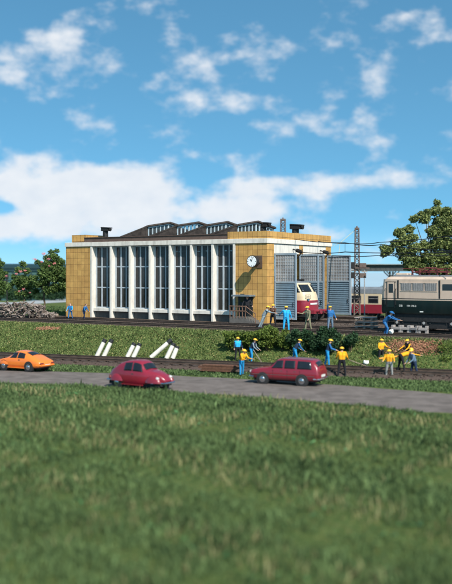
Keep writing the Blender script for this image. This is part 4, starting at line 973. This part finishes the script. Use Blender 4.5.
def tool(name, label, cat, p0, p1, m=WOOD, head=True, blade='spade'):
    p0, p1 = V(p0), V(p1); t = thing(name, p0, 0, label, cat); d = p1-p0
    MB().tube((0, 0, 0), d, .026, n=8).build('handle', m, t)
    if head:
        dn = d.normalized(); q = dn.to_track_quat('Z', 'Y').to_matrix(); b = MB(); b.obox(d+dn*.14, (.24, .03, .32), q); b.build('blade', mat('tool_steel', (.3, .3, .31), .4, .2, 6, metal=.6), t, bevel=.01)
    return t
def wpt(t, v):  # local point of a thing in world space
    s_ = t.scale[0]; sz = t.scale[2]; c, s2 = cos(t.rotation_euler.z), sin(t.rotation_euler.z); return V((t.location.x+s_*(c*v.x-s2*v.y), t.location.y+s_*(s2*v.x+c*v.y), t.location.z+sz*v.z))
STR = ((0, 6, 4), (0, 6, 4)); ARMF = ((45, 8, 35), (50, 8, 30))
# along the shed
person(70.3, 319.3, -10, 'worker in blue overalls with dark hair standing at the far left corner of the shed', BL, BL, None, arms=((15, 14, 25), (20, 12, 40)), z=0, group=None, sc=0.8, sleeves=CY)
person(84, 319.6, 60, 'worker in blue overalls bending forward, second from the left corner of the shed', BL, NB, None, lean=20, arms=((15, 10, 30), (5, 10, 40)), legs=((20, 5, 20), (-10, 5, 5)), z=0, sc=0.8)
person(0, 0, 0, 'dark suited man with a bare head standing on the landing before the shed door', DK, DK, None, pos=yard(lx(247.2, -.6), -.6, zL), arms=((10, 25, 20), (10, 25, 20)), sc=.95)
person(263.8, 328.6, 75, 'worker in light grey overalls and yellow helmet leaning forward at the corner of the shed', GY, GY, YELLOW, lean=24, legs=((-18, 4, 5), (-14, 6, 5)), arms=((60, 5, 25), (50, 5, 30)), z=0)
person(273, 328.0, -30, 'worker in brown overalls and yellow helmet in front of the bright corner pilaster', BR, DK, YELLOW, arms=((35, 8, 80), (40, 10, 75)), legs=((8, 5, 5), (-6, 5, 4)), z=0)
person(286.2, 331.2, 165, 'worker in cyan overalls and yellow helmet seen from behind below the left gate leaf', CY, CY, YELLOW, arms=((10, 14, 10), (25, 40, 30)), legs=STR, z=0)
person(308, 331.4, -55, 'worker in olive grey overalls before the nose of the red and cream locomotive', OL, OL, YELLOW, arms=((45, 10, 60), (10, 12, 15)), legs=((10, 4, 8), (-8, 4, 4)), lean=4, z=0)
person(330.3, 331.6, 20, 'worker in blue overalls and yellow helmet raising one arm by the right gate', BL, SG, YELLOW, arms=((150, 12, 10), (12, 12, 20)), legs=STR, z=0, head=-10)
tb, hb = person(385, 336, 60, 'worker in blue overalls and blue cap bending over a white sack beside the locomotive', BL, BL, cloth('cap_blue', (.02, .12, .3)), lean=35, legs=((30, 8, 40), (5, 8, 30)), arms=((60, 8, 10), (55, 8, 15)), z=0, cap=True)
b = MB(); b.ell((0, 0, .2), (.26, .2, .22), 14, 10); b.ell((.16, .02, .36), (.1, .07, .07), 8, 5); o = b.build('sack', mat('white_sack', (.75, .74, .7), .85, .1, 6, .6, 12), smooth=True); q = P(391, 335.2, 0); o.location = (q.x, q.y, .08); o.scale = (.7, .7, .75); tag(o, 'white sack on the ballast at the feet of the bending man in blue', 'sack')
# along the lower line
zt3 = ZN+.24; zt4 = ZN+.3
person(237.8, 360.6, 10, 'workman with cyan vest, dark jacket and yellow helmet, leftmost of the track gang', NB, DK, YELLOW, vest=CY, arms=((12, 10, 25), (12, 10, 25)), legs=STR, z=zt3, sc=0.85)
person(251.5, 361.8, 65, 'workman in dark jacket leaning over a shovel beside the man in the cyan vest', NB, BT, YELLOW, lean=22, arms=((15, 6, 35), (10, 6, 35)), legs=((12, 5, 15), (-12, 5, 5)), z=zt3, sleeves=GY, sc=0.86)
person(241.6, 375.2, 45, 'workman in orange jacket and bright blue trousers bowed at the roadside by the estate car', ORJ, BT, YELLOW, lean=18, arms=((25, 8, 55), (30, 8, 50)), legs=((8, 8, 5), (-4, 8, 5)), z=zr-.02, sc=0.86)
person(294.8, 363.0, 95, 'workman in dark blue jacket bending to the right above the roof of the estate car', NB, BT, YELLOW, lean=28, arms=((22, 8, 20), (-10, 25, 60)), legs=((12, 5, 8), (-6, 5, 5)), z=zt3, sleeves=BL, sc=0.88)
person(327.6, 366.0, 80, 'workman in blue jacket on the track just left of the man with the pickaxe', NB, BT, YELLOW, lean=14, arms=((20, 8, 50), (15, 15, 50)), legs=((8, 5, 5), (-8, 5, 5)), z=zt4, sleeves=BL, sc=0.92)
to, ho = person(341.8, 376.6, 170, 'workman in orange vest and dark trousers seen from behind with a long pickaxe', ORJ, DK, YELLOW, arms=((12, 16, 45), (15, 14, 50)), legs=((4, 8, 3), (-2, 8, 3)), z=ZN+.05, sc=.94)
person(381, 363.5, 25, 'leftmost workman in orange jacket of the group of five on the right', ORJ, DK, YELLOW, lean=6, arms=((15, 14, 50), (40, 10, 40)), legs=STR, z=zt4, sc=0.86)
person(389.2, 378.0, -15, 'workman in orange jacket and grey trousers at the front of the orange group', ORJ, mat('cloth_grey2', (.25, .25, .24), .85), YELLOW, arms=((12, 14, 60), (15, 14, 55)), legs=STR, z=ZN+.05, sc=0.9, lean=6)
person(401, 371.5, 100, 'workman in orange jacket and yellow helmet stooping low in the middle of the orange group', ORJ, DK, YELLOW, lean=62, arms=((70, 8, 10), (65, 8, 10)), legs=((12, 8, 10), (-4, 8, 8)), z=zt3, head=-10, sc=0.92)
person(409, 364.0, -60, 'dark clothed workman with orange sleeves at the back of the group', DK, DK, YELLOW, lean=12, arms=((40, 12, 15), (35, 12, 25)), legs=STR, z=zt4, sleeves=ORJ, sc=0.86)
person(414, 377.6, -70, 'workman in slate blue coat and yellow helmet at the right end of the group', SG, NB, YELLOW, lean=16, arms=((10, 8, 25), (15, 8, 40)), legs=((10, 6, 6), (-8, 6, 5)), z=ZN+.05, sleeves=SG, sc=0.9)
a = P(348.5, 360.8, ZN+1.0); tool('pickaxe', 'wooden tool with steel blade held by the workman seen from behind', 'tool', wpt(to, ho[0]), P(366, 366, ZN+.45))
tool('shovel', 'shovel with wooden shaft beside the leaning workman near the left of the gang', 'tool', P(253.5, 350, ZN+1.1), P(262, 363, ZN+.35))
o = MB().tube(P(379, 358.6, ZN+1.05), P(413, 354.6, ZN+1.15), .05, n=8).build('lifting_bar', mat('orange_bar', (.7, .3, .05), .6, .15)); tag(o, 'long orange bar held across the group of workmen on the right', 'bar')
b = MB(); b.ell((0, 0, .12), (.24, .18, .15), 12, 8); b.ell((.15, 0, .2), (.1, .09, .08), 8, 5); b.ell((-.12, .05, .2), (.1, .09, .1), 8, 5); o = b.build('sack', MATS['white_sack'], smooth=True); q = P(366, 364.3, ZN+.3); o.location = (q.x, q.y, ZN+.3); o.scale = (.75, .75, .9); tag(o, 'white sack lying on the lower track in front of the rubble', 'sack')
person(264.2, 352.5, 0, 'x', NB, NB) if False else None

# ------------------------------------------------------------------ leaning posts with black tops
PW = mat('white_post_paint', (.66, .62, .55), .6, .06, 4, dirt=.25); PB = mat('black_post_paint', (.02, .02, .022), .6, .1)
posts = [(97.5, 355, 105, 339.3, 'leftmost of the white posts with black tops on the bank'), (104.5, 355, 111.7, 339.6, 'second white post with black top from the left, leaning beside the first'),
         (128.3, 355.2, 134.4, 343.2, 'left post of the middle pair of white posts with black tops'), (134.2, 355.4, 139.8, 343.6, 'right post of the middle pair of white posts with black tops'),
         (152.5, 356.2, 171.5, 339.8, 'longest white post with black top, tilted most, in the right group'), (167.4, 356.4, 173.8, 343.2, 'middle white post with black top of the right group'), (173.4, 356.5, 177.4, 346.4, 'shortest white post with black top at the right of its group')]
for bx, by, tx, ty, lab in posts:
    kx = (bx-CX)/F; Yp = (B0.y+2.05-B0.x*BD.y/BD.x)/(1-kx*BD.y/BD.x); a = V((kx*Yp, Yp, H-(by-HY)*Yp/F)); k = a.y/F; d = V(((tx-bx)*k, .15, (by-ty)*k)); L_ = d.length; dn = d.normalized()
    t = thing('marker_post', a, 0, lab, 'post', 'white posts with black tops on the bank'); r = .155
    MB().tube(-dn*.15, d*.80, r, r*.95, 14).build('shaft', PW, t, smooth=True); b = MB(); b.tube(d*.80, d, r*1.02, r*1.0, 14); b.build('black_top', PB, t, smooth=True)

# ------------------------------------------------------------------ heaps, frames
heap = thing('timber_heap', V((0, 0, 0)), 0, 'grey brown heap of old timber and broken branches left of the engine shed', 'timber heap')
b = MB(); HPM = mat('old_timber', (.10, .07, .055), .9, .4, 5, .5, 30, col2=(.22, .175, .15), island=True)
for i in range(480):
    px = random.uniform(-4, 50); h = (1.15 if px < 40 else .55)*(1-abs((px-14)/52)**2)*random.uniform(0, 1.2); c = P(px, 319.5, 0); c = V((c.x, c.y+random.uniform(.3, 2.6), h+.08))
    a = random.uniform(0, pi); l = random.uniform(.25, .85); d = V((cos(a)*l, sin(a)*l, random.uniform(-.35, .35))); b.tube(c-d*.5, c+d*.5, random.uniform(.025, .07), None, 6)
b.build('timber', HPM, heap)
q = P(52, 317.5, 0)
b = MB(); b.tube((-.9, 0, .2), (.6, -.1, .2), .15, .17, 12); lg = b.build('log', WOOD, smooth=True); lg.location = (q.x, q.y, 0); tag(lg, 'single thick log lying at the right end of the timber heap', 'log')
CONC = mat('pale_concrete', (.28, .25, .235), .85, .15, 6, .3, 30)
def hframe(px, py, lab, w_=1.0, h=.62, rz=0., m=CONC):
    q = P(px, py, 0); t = thing('concrete_frame', (q.x, q.y, .02), TH+rz, lab, 'concrete frame', 'pale concrete frames lying between the tracks')
    for x in (-w_/2+.08, w_/2-.08): MB().box(x-.08, x+.08, -.2, .2, 0, h).build('leg', m, t, bevel=.015)
    MB().box(-w_/2, w_/2, -.24, .24, h*.52, h*.52+.16).build('beam', m, t, bevel=.015)
for i, (px, py) in enumerate([(397, 334.3), (405.5, 334.6), (414.5, 335), (423.5, 335.4)]):
    hframe(px, py, ['pale H-shaped concrete frame nearest the bending man in blue', 'second pale H-shaped concrete frame from the bending man', 'third pale H-shaped concrete frame in the row', 'rightmost pale H-shaped concrete frame in the row'][i], .62 if i % 2 else .7, .62, random.uniform(-.3, .3))
t = thing('pallet_stack', P(366.5, 329.8, 0), TH, 'stack of weathered wooden pallets between the tracks left of the bending man in blue', 'pallets')
b = 0
for k in range(3):
    for x in (-.6, 0, .6):
        MB().box(x-.09, x+.09, -.5, .5, .02+k*.34, .22+k*.34).build('block', WOOD, t)
    m_ = MB()
    for j in range(4): m_.box(-.75, .75, -.55+j*.3, -.35+j*.3, .222+k*.34, .26+k*.34)
    m_.build('deck', mat('pale_board', (.42, .35, .31), .85, .2, 5, .3, 30), t)
# low wooden barrow at the roadside left
q = P(224, 371.5, ZN+.1)
t = thing('plank_stack', q, radians(-20), 'low stack of rusty brown planks beside the lower track at the left of the gang', 'planks')
for i in range(5): MB().box(-1.5+random.uniform(-.2, .2), .9+random.uniform(-.3, .3), -.28+random.uniform(-.05, .05), .2, .02+i*.08, .09+i*.08).build('plank', RUST, t)

# ------------------------------------------------------------------ shrubs and trees
def leafmesh(name, blobs, dens, size, m, parent=None, hollow=.35):
    cs = []; ss_ = []
    for (x, y, z, r) in blobs:
        n = int(dens*r*r); v = rng.normal(0, 1, (n, 3)); v /= np.linalg.norm(v, axis=1)[:, None]; rad = r*(hollow+(1-hollow)*rng.random(n)**.5)
        rad *= 1+.28*np.sin(v[:, 0]*5+x*3)*np.cos(v[:, 2]*6+z*2); cs.append(np.array([x, y, z])+v*rad[:, None]*np.array([1, 1, .85]))
    c = np.concatenate(cs); n = len(c); nrm = rng.normal(0, 1, (n, 3)); nrm[:, 2] += .6; nrm /= np.linalg.norm(nrm, axis=1)[:, None]
    t1 = np.cross(nrm, rng.normal(0, 1, (n, 3))); t1 /= np.linalg.norm(t1, axis=1)[:, None]; t2 = np.cross(nrm, t1); s_ = (size*rng.uniform(.6, 1.4, n))[:, None]
    v = np.stack([c-t1*s_, c-t2*s_*.55, c+t1*s_, c+t2*s_*.55], 1).reshape(-1, 3)
    return raw(name, v, np.arange(4*n).reshape(-1, 4), m, parent)
def lmat(name, c1, c2): return mat(name, c1, .65, .35, .8, col2=c2, island=True, trans=.25, spec=.25)
LG = lmat('fresh_leaves', (.05, .10, .018), (.15, .19, .035)); LD = lmat('dark_leaves', (.018, .05, .022), (.04, .085, .035)); LT = lmat('olive_leaves', (.058, .10, .03), (.25, .28, .095)); LA = lmat('apple_leaves', (.035, .085, .025), (.14, .20, .055))
shr = [(233, 350, 11.5, 22, LG, 'light green rounded shrub, leftmost of the row behind the track gang'), (249.5, 350, 11, 23, LG, 'light green shrub behind the leaning workman'), (267, 350.5, 14, 26, LG, 'tall light green shrub above the bonnet of the estate car'), (282.5, 350.5, 10, 23, LG, 'mid green shrub right of the tall light one'), (298, 351.5, 12.5, 26, LD, 'dark green shrub behind the workman bending to the right'), (314, 351.5, 10, 22, LD, 'small dark green shrub between the two larger dark ones'),
       (331, 352.5, 15, 30, LD, 'largest dark green shrub behind the man with the pickaxe'), (350, 352, 10, 23, LD, 'dark green shrub at the right end of the row')]
for px, py, hw, hh, m, lab in shr:
    q = onground(px, py); s_ = F/q.y/1.; k = q.y/F; R_ = hw*k; Hh = (hh+1)*k*.86
    t = thing('shrub', q, random.uniform(0, 6), lab, 'shrub', 'shrubs on the bank')
    bl = [(0, 0, Hh*.5, R_*.75)]
    for i in range(13): a = random.uniform(0, 6.28); r_ = R_*random.uniform(.3, .75); bl.append((cos(a)*r_, sin(a)*r_, random.uniform(.15, .9)*Hh, R_*random.uniform(.25, .42)))
    leafmesh('foliage', bl, 2600, .07, m, t)
    b = MB()
    for i in range(5): a = i*1.3; b.tube((0, 0, -.1), (cos(a)*R_*.5, sin(a)*R_*.5, Hh*.6), .03, .012, 6)
    b.build('stem', BARK, t)
for px, py, s0, lab in [(3, 352, .25, 'tiny leafy weed at the left edge of the bank'), (448, 352, .5, 'low green bush at the right edge of the bank'), (446, 362, .3, 'small tuft of leaves near the right edge beside the lower track')]:
    q = onground(px, py); t = thing('small_bush', q, 0, lab, 'bush'); leafmesh('foliage', [(0, 0, s0*.6, s0), (s0*.7, 0, s0*.5, s0*.6), (-s0*.7, .1, s0*.5, s0*.6)], 1200, .05, LG, t)
    MB().tube((0, 0, -.05), (0, 0, s0*.6), .02, .01, 6).build('stem', BARK, t)
def branch(b, p0, p1, r0, r1, n=4, wob=.12):
    prev = V(p0); d = V(p1)-V(p0); 
    for i in range(1, n+1):
        q = V(p0)+d*(i/n)+V([random.uniform(-wob, wob) for _ in range(3)])*(i < n); b.tube(prev, q, lerp(r0, r1, (i-1)/n), lerp(r0, r1, i/n), 8); prev = q
def tree(px_base, D, zbase, blobs, m, lab, dens, leaf, trunk_r, flowers=None, group='trees', fork=.35, hollow=.35):
    k = D/F; X0 = (px_base-CX)*k; t = thing('leafy_tree', (X0, D, zbase), 0, lab, 'tree', group); bl = []
    for (px, py, r) in blobs:
        for dy in ((0,) if r < 5 else (-.6, .6)):
            bl.append(((px-CX)*k-X0, dy*r*k*random.uniform(.6, 1.4)+random.uniform(-.3, .3)*r*k, H-(py-HY)*k-zbase, r*k*.93))
    leafmesh('crown', bl, dens, leaf, m, t, hollow)
    b = MB(); top = max(q[2] for q in bl); fz = top*fork; branch(b, (0, 0, -.2), (0, 0, fz), trunk_r, trunk_r*.7)
    for q in bl[::2]:
        a = V((q[0], q[1], q[2])); mid = V((a.x*.45, a.y*.45, fz+(a.z-fz)*.45)); branch(b, (0, 0, fz*random.uniform(.8, 1)), mid, trunk_r*.45, trunk_r*.22, 3, .22); branch(b, mid, a, trunk_r*.22, trunk_r*.06, 2, .06)
    b.build('trunk', BARK, t)
    if flowers:
        fm, fl = flowers
        for px, py, r in fl:
            f = MB(); c = V(((px-CX)*k-X0, -.9*k*8, H-(py-HY)*k-zbase))
            
            for i in range(16): a = i*.9; q_ = random.uniform(.2, .95); f.ell(c+V((cos(a)*r*k*q_, random.uniform(-.1, .1), sin(a)*r*k*q_*.6)), r*k*random.uniform(.12, .22), 6, 4)
            f.build('blossom', fm, t, smooth=True)
    return t
PINK = mat('pink_blossom', (.55, .13, .14), .7, .2, 5, col2=(.70, .26, .26)); PINKP = mat('pale_blossom', (.80, .55, .52), .7, .1, 5)
right_blobs = [(437, 203, 4.5), (436, 211, 6), (446, 212, 6.5), (428, 213, 5), (421, 214, 4), (441, 222, 8), (452, 220, 8), (424, 219, 6), (414, 219, 5), (409, 229, 5.5), (400, 233, 6.5), (404, 241, 6.5), (412, 238, 6), (434, 232, 8), (447, 232, 9), (460, 228, 10), (396, 244, 6), (388, 250, 6.5), (383, 248, 4), (384, 254, 4.5),
               (402, 251, 6), (413, 249, 7), (425, 246, 7), (437, 244, 8), (450, 245, 9), (463, 244, 11), (405, 258, 6), (414, 260, 8), (427, 258, 8), (440, 257, 9), (454, 258, 9), (466, 260, 10), (409, 266, 6), (421, 268, 8), (434, 269, 8), (448, 270, 9), (463, 272, 10)]
tree(436, 88, -.3, right_blobs, LT, 'tall tree with olive green ragged crown behind the electric locomotive', 1500, .11, .3, fork=.3, hollow=.3)
lb = [(51, 252, 3.4), (57, 251, 3), (54, 257, 5), (47, 258, 4), (60, 262, 5), (53, 265, 6.5), (46, 268, 6), (60, 271, 6), (40, 263, 3), (41, 272, 4), (52, 277, 7), (61, 280, 5), (44, 281, 6), (55, 288, 6), (38, 284, 5), (62, 289, 4), (35, 278, 3.5), (37, 262, 2.8), (44, 274, 6), (56, 270, 7), (64, 276, 5), (48, 264, 5), (63, 285, 5), (48, 290, 5)]
tree(44.5, 92, -.3, lb, LA, 'apple tree with pink blossom standing left of the shed', 1900, .095, .12, (PINK, [(45, 254, 2.4), (36.5, 259.5, 2.2), (50, 259, 2), (55.5, 263.5, 2.2), (50.7, 266, 1.6), (43, 262, 1.5), (59, 270, 1.3)]), fork=.42)
lb = [(23, 264, 4), (19, 270, 4), (27, 271, 4.5), (14, 277, 3.5), (22, 279, 5), (31, 278, 4), (12, 284, 3), (20, 287, 4.5), (29, 287, 4), (36, 291, 4), (25, 293, 4), (17, 282, 5), (26, 283, 6), (33, 284, 5), (9, 288, 4), (18, 293, 4)]
tree(23.5, 95, -.3, lb, LA, 'smaller blossoming tree leaning behind the timber heap', 1900, .095, .08, (PINK, [(22, 271.5, 1.9), (26.5, 270.5, 1.9), (18, 274, 1.8), (8, 276, 1.4), (25, 289, 1.7), (21, 291, 1.5), (31.5, 292.5, 1.2)]), fork=.42)
lb = [(-4, 262, 5), (-8, 270, 8), (0, 271, 4), (-6, 282, 8), (1, 264, 4), (3, 275, 5), (4, 284, 5), (2, 291, 5)]
tree(-8, 105, -.3, lb, LA, 'tree cut by the left edge of the picture', 1500, .11, .14)
# hedge behind the path
hd_ = thing('hedge', P(34, 300.5, -1.3), 0, 'dark green clipped hedge behind the pale path on the left', 'hedge')
leafmesh('foliage', [(x, random.uniform(-.4, .4), random.uniform(.6, 2.1), 1.1) for x in np.arange(-12, 14, .75)], 500, .16, LD, hd_)
for x in range(-11, 13, 2): MB().tube((x, 0, -.1), (x, 0, 1.4), .06, .03, 6).build('stem', BARK, hd_)

# ------------------------------------------------------------------ train hall far left
Dh = 186; k = Dh/F; HG = mat('hall_green_steel', (.010, .032, .034), .6, .15, 2); HGL = mat('hall_dark_glass', (.008, .028, .028), .4, .5, .3, spec=.3, col2=(.035, .08, .07))
X0 = (-60-CX)*k; X1 = (74-CX)*k; zt5 = H-(265-HY)*k; zb5 = -1.4
hall = thing('station_hall', (X0, Dh, -1.3), 0, 'long dark green glazed station hall in the distance behind the blossoming trees', 'building'); LH = X1-X0; hh = zt5+1.3
MB().box(0, LH, .1, 9, -.4, hh-.6).build('glazed_wall', HGL, hall)
b = MB(); nn = 12; prof_ = [(-.5, hh-.75), (-.5, hh-.45)]+[(-.5+10*i/nn, hh-.45+.75*sin(pi*i/nn)) for i in range(1, nn)]+[(9.5, hh-.45), (9.5, hh-.75)]; b.prism(prof_, 'x', -.3, LH+.3); b.build('roof', HG, hall)
n = 22
for i in range(n+1):
    x = LH*i/n; o = MB().box(x-.12, x+.12, -.12, .098, -.4, hh-.76).build('pillar', HG, hall)
b = MB()
for z in (1.6, 3.4, 5.2): b.box(0, LH, .02, .099, z-.07, z+.07)
b.build('glazing_bar', mat('hall_bar', (.09, .17, .16), .6, .1), hall)
MB().box(-.2, LH+.2, -.2, -.121, hh-1.2, hh-.77).build('eaves_beam', mat('hall_eaves', (.035, .07, .075), .6, .1), hall)
# small signal mast left
q = P(7, 312, -.3)
t = thing('signal_post', q, 0, 'thin dark post with a small cross arm standing among the trees at the left edge', 'post'); k = q.y/F
MB().tube((0, 0, -.2), (0, 0, (312-274)*k), .07, .05, 8).build('pole', DARK, t); MB().box(-.5, .5, -.04, .04, (312-281)*k, (312-281)*k+.08).build('cross_arm', DARK, t)
MB().box(-.16, .16, -.1, .1, (312-276)*k-.3, (312-276)*k+.2).build('signal_head', DARK, t, bevel=.02)

# ------------------------------------------------------------------ elevated bridge to the right
Db = 140; k = Db/F; bx0 = (318-CX)*k; bx1 = (520-CX)*k; zt6 = H-(264-HY)*k; zl6 = H-(270.8-HY)*k
BRM = mat('dark_bridge_steel', (.055, .06, .058), .7, .2, 2); br = thing('footbridge', (bx0, Db, -1.3), 0, 'dark steel viaduct girder crossing behind the electric locomotive', 'bridge'); LB = bx1-bx0
b = MB(); b.box(0, LB, 0, .2, zl6+1.3, zt6+1.1); b.box(0, LB, 2.6, 2.8, zl6+1.3, zt6+1.1); b.box(0, LB, -.06, .26, zl6+1.3-.08, zl6+1.3); b.box(0, LB, -.06, .26, zt6+1.1, zt6+1.18)
for i in range(40): x = LB*(i+.5)/40; b.box(x-.04, x+.04, -.05, -.002, zl6+1.3, zt6+1.1)
b.build('girder', BRM, br)
MB().box(0, LB, -.5, 3.3, zt6+1.182, zt6+1.3).build('deck', mat('bridge_deck_grey', (.22, .24, .22), .8, .15), br)
for px in (330, 393, 450, 505):
    x = (px-CX)*k-bx0; b = MB(); zc_ = zl6+1.2
    for y in (.1, 2.7): b.tube((x, y, -.3), (x, y, zc_), .16, n=8); b.tube((x, y, zc_-1.0), (x-1.0, y, zc_), .09, n=6); b.tube((x, y, zc_-1.0), (x+1.0, y, zc_), .09, n=6)
    b.build('pier', BRM, br)
q = P(378, 291, -1.3)
t = thing('dark_bush', V(((378.5-CX)*.13, .13*F, -1.3)), 0, 'small dark bush between the coach and the electric locomotive', 'bush'); leafmesh('foliage', [(0, 0, 2.6, .8), (.8, 0, 3.2, .75), (-.5, 0, 2.0, .8), (.3, 0, 1.2, 1.0)], 500, .12, LD, t); MB().tube((0, 0, -.1), (.2, 0, 2.6), .1, .04, 6).build('stem', BARK, t)

# ------------------------------------------------------------------ catenary
def lattice_mast(px, D, zbase, py_top, w_, lab, mats=MASTM, arms=True):
    k = D/F; t = thing('lattice_mast', ((px-CX)*k, D, zbase), TH*.3, lab, 'mast', 'catenary masts'); hgt = H-(py_top-HY)*k-zbase; a = w_/2; tp = a*.62
    b = MB()
    for sx in (-1, 1):
        for sy in (-1, 1): b.tube((sx*a, sy*a, 0), (sx*tp, sy*tp, hgt-.35), .085, .07, 6)
    b.build('leg', mats, t); b = MB(); n = int(hgt/.55)
    for i in range(n):
        z0, z1 = (hgt-.4)*i/n, (hgt-.4)*(i+1)/n; r0, r1 = lerp(a, tp, i/n), lerp(a, tp, (i+1)/n)
        for (s0, s1) in (((-1, -1), (1, -1)), ((1, -1), (1, 1)), ((1, 1), (-1, 1)), ((-1, 1), (-1, -1))):
            if i % 2: s0, s1 = s1, s0
            b.tube((s0[0]*r0, s0[1]*r0, z0), (s1[0]*r1, s1[1]*r1, z1), .045, n=5); b.tube((s0[0]*r1, s0[1]*r1, z1), (s1[0]*r1, s1[1]*r1, z1), .022, n=5)
    b.build('lattice', mats, t); b = MB(); b.box(-tp-.06, tp+.06, -tp-.06, tp+.06, hgt-.38, hgt-.18); b.tube((0, 0, hgt-.2), (0, 0, hgt), .12, .06, 8); b.build('mast_head', mats, t); return t, hgt
lm, hg = lattice_mast(357, 92, -.2, 226, .60, 'brown lattice mast standing between the shed and the electric locomotive')
k = 92/F
for z_, n_ in ((H-(265-HY)*k+.2, 'equipment_box'), (H-(275-HY)*k+.2, 'equipment_box')):
    MB().box(-1.0, -.2, -.45, .1, z_-.35, z_+.3).build(n_, DARK, lm, bevel=.03); MB().box(.25, .95, -.45, .1, z_-.3, z_+.2).build(n_, MASTM, lm, bevel=.03)
b = MB(); z_ = H-(268-HY)*k+.2; b.box(-1.3, 1.3, -.4, -.3, z_-.06, z_+.06); b.box(-.9, .9, .2, .3, z_-.66, z_-.54); b.build('cross_arm', MASTM, lm)
b = MB(); za = hg-.25; b.tube((0, 0, za), (-1.75, -.3, H-(243-HY)*k+.2), .03, n=6); b.tube((-1.75, -.3, H-(243-HY)*k+.2), (-1.9, -.3, H-(256-HY)*k+.2), .025, n=6); b.tube((-1.75, -.3, H-(243-HY)*k+.2), (-2.5, -.3, H-(246-HY)*k+.2), .02, n=6)
b.build('bracket_arm', mat('pale_yellow_steel', (.55, .52, .36), .6, .1), lm)
lm2, _ = lattice_mast(283, 106, -.2, 217.5, .82, 'top of a grey brown lattice mast rising behind the shed roof')
for px, D, pt, lab in [(351, 97, 268, 'thin grey post left of the lattice mast behind the coach'), (364.5, 98, 270, 'thin grey post right of the lattice mast behind the coach')]:
    k = D/F; t = thing('thin_post', ((px-CX)*k, D, -.6), 0, lab, 'post'); h_ = H-(pt-HY)*k+.6
    MB().tube((0, 0, 0), (0, 0, h_), .07, .05, 8).build('pole', GALV, t); MB().box(-.3, .3, -.06, .06, h_-.25, h_-.13).build('cross_arm', GALV, t)
def wire(lab, pts, r=.032):
    P3 = [V(((px-CX)*D/F, D, H-(py-HY)*D/F)) for px, py, D in pts]; out = []
    for a, b_ in zip(P3[:-1], P3[1:]):
        for i in range(8): tt = i/8; out.append(a.lerp(b_, tt)-V((0, 0, .12*4*tt*(1-tt))))
    out.append(P3[-1]); b = MB(); b.path(out, r, 5); o = b.build('overhead_wire', DARK); tag(o, lab, 'wire', 'overhead wires'); return o
D1 = CO.y+W.y*3.35; D2 = CO.y+W.y*9.2
wire('upper overhead wire rising to the right edge above the tree', [(291, 238.5, 78), (345, 242.8, 73), (380, 242.3, 69), (480, 231.5, 57)])
wire('upper overhead wire sagging down from the parapet across the tree', [(303, 238.8, 84), (352, 243.6, 77), (381, 244.6, 73), (480, 252, 62)], .034)
CONTACT = wire('contact wire from the left gate bracket to the right edge', [(300, 252, 77), (345, 252, 72), (480, 251, 58)], .036)
wire('lower contact wire from the right gate bracket to the right edge', [(325.5, 255, 84), (380, 255.4, 76), (480, 253.6, 64)], .034)
for px, y0, y1, D in [(345, 243.4, 252.4, 72.3), (381, 243.2, 252, 68.6), (417, 239.5, 251.6, 64.5)]:
    a = V(((px-CX)*D/F, D, H-(y0-HY)*D/F)); b_ = V(((px-CX)*D/F, D, H-(y1-HY)*D/F)); MB().tube(a-b_, (0, 0, 0), .018, n=5).build('dropper', DARK, CONTACT).location = b_
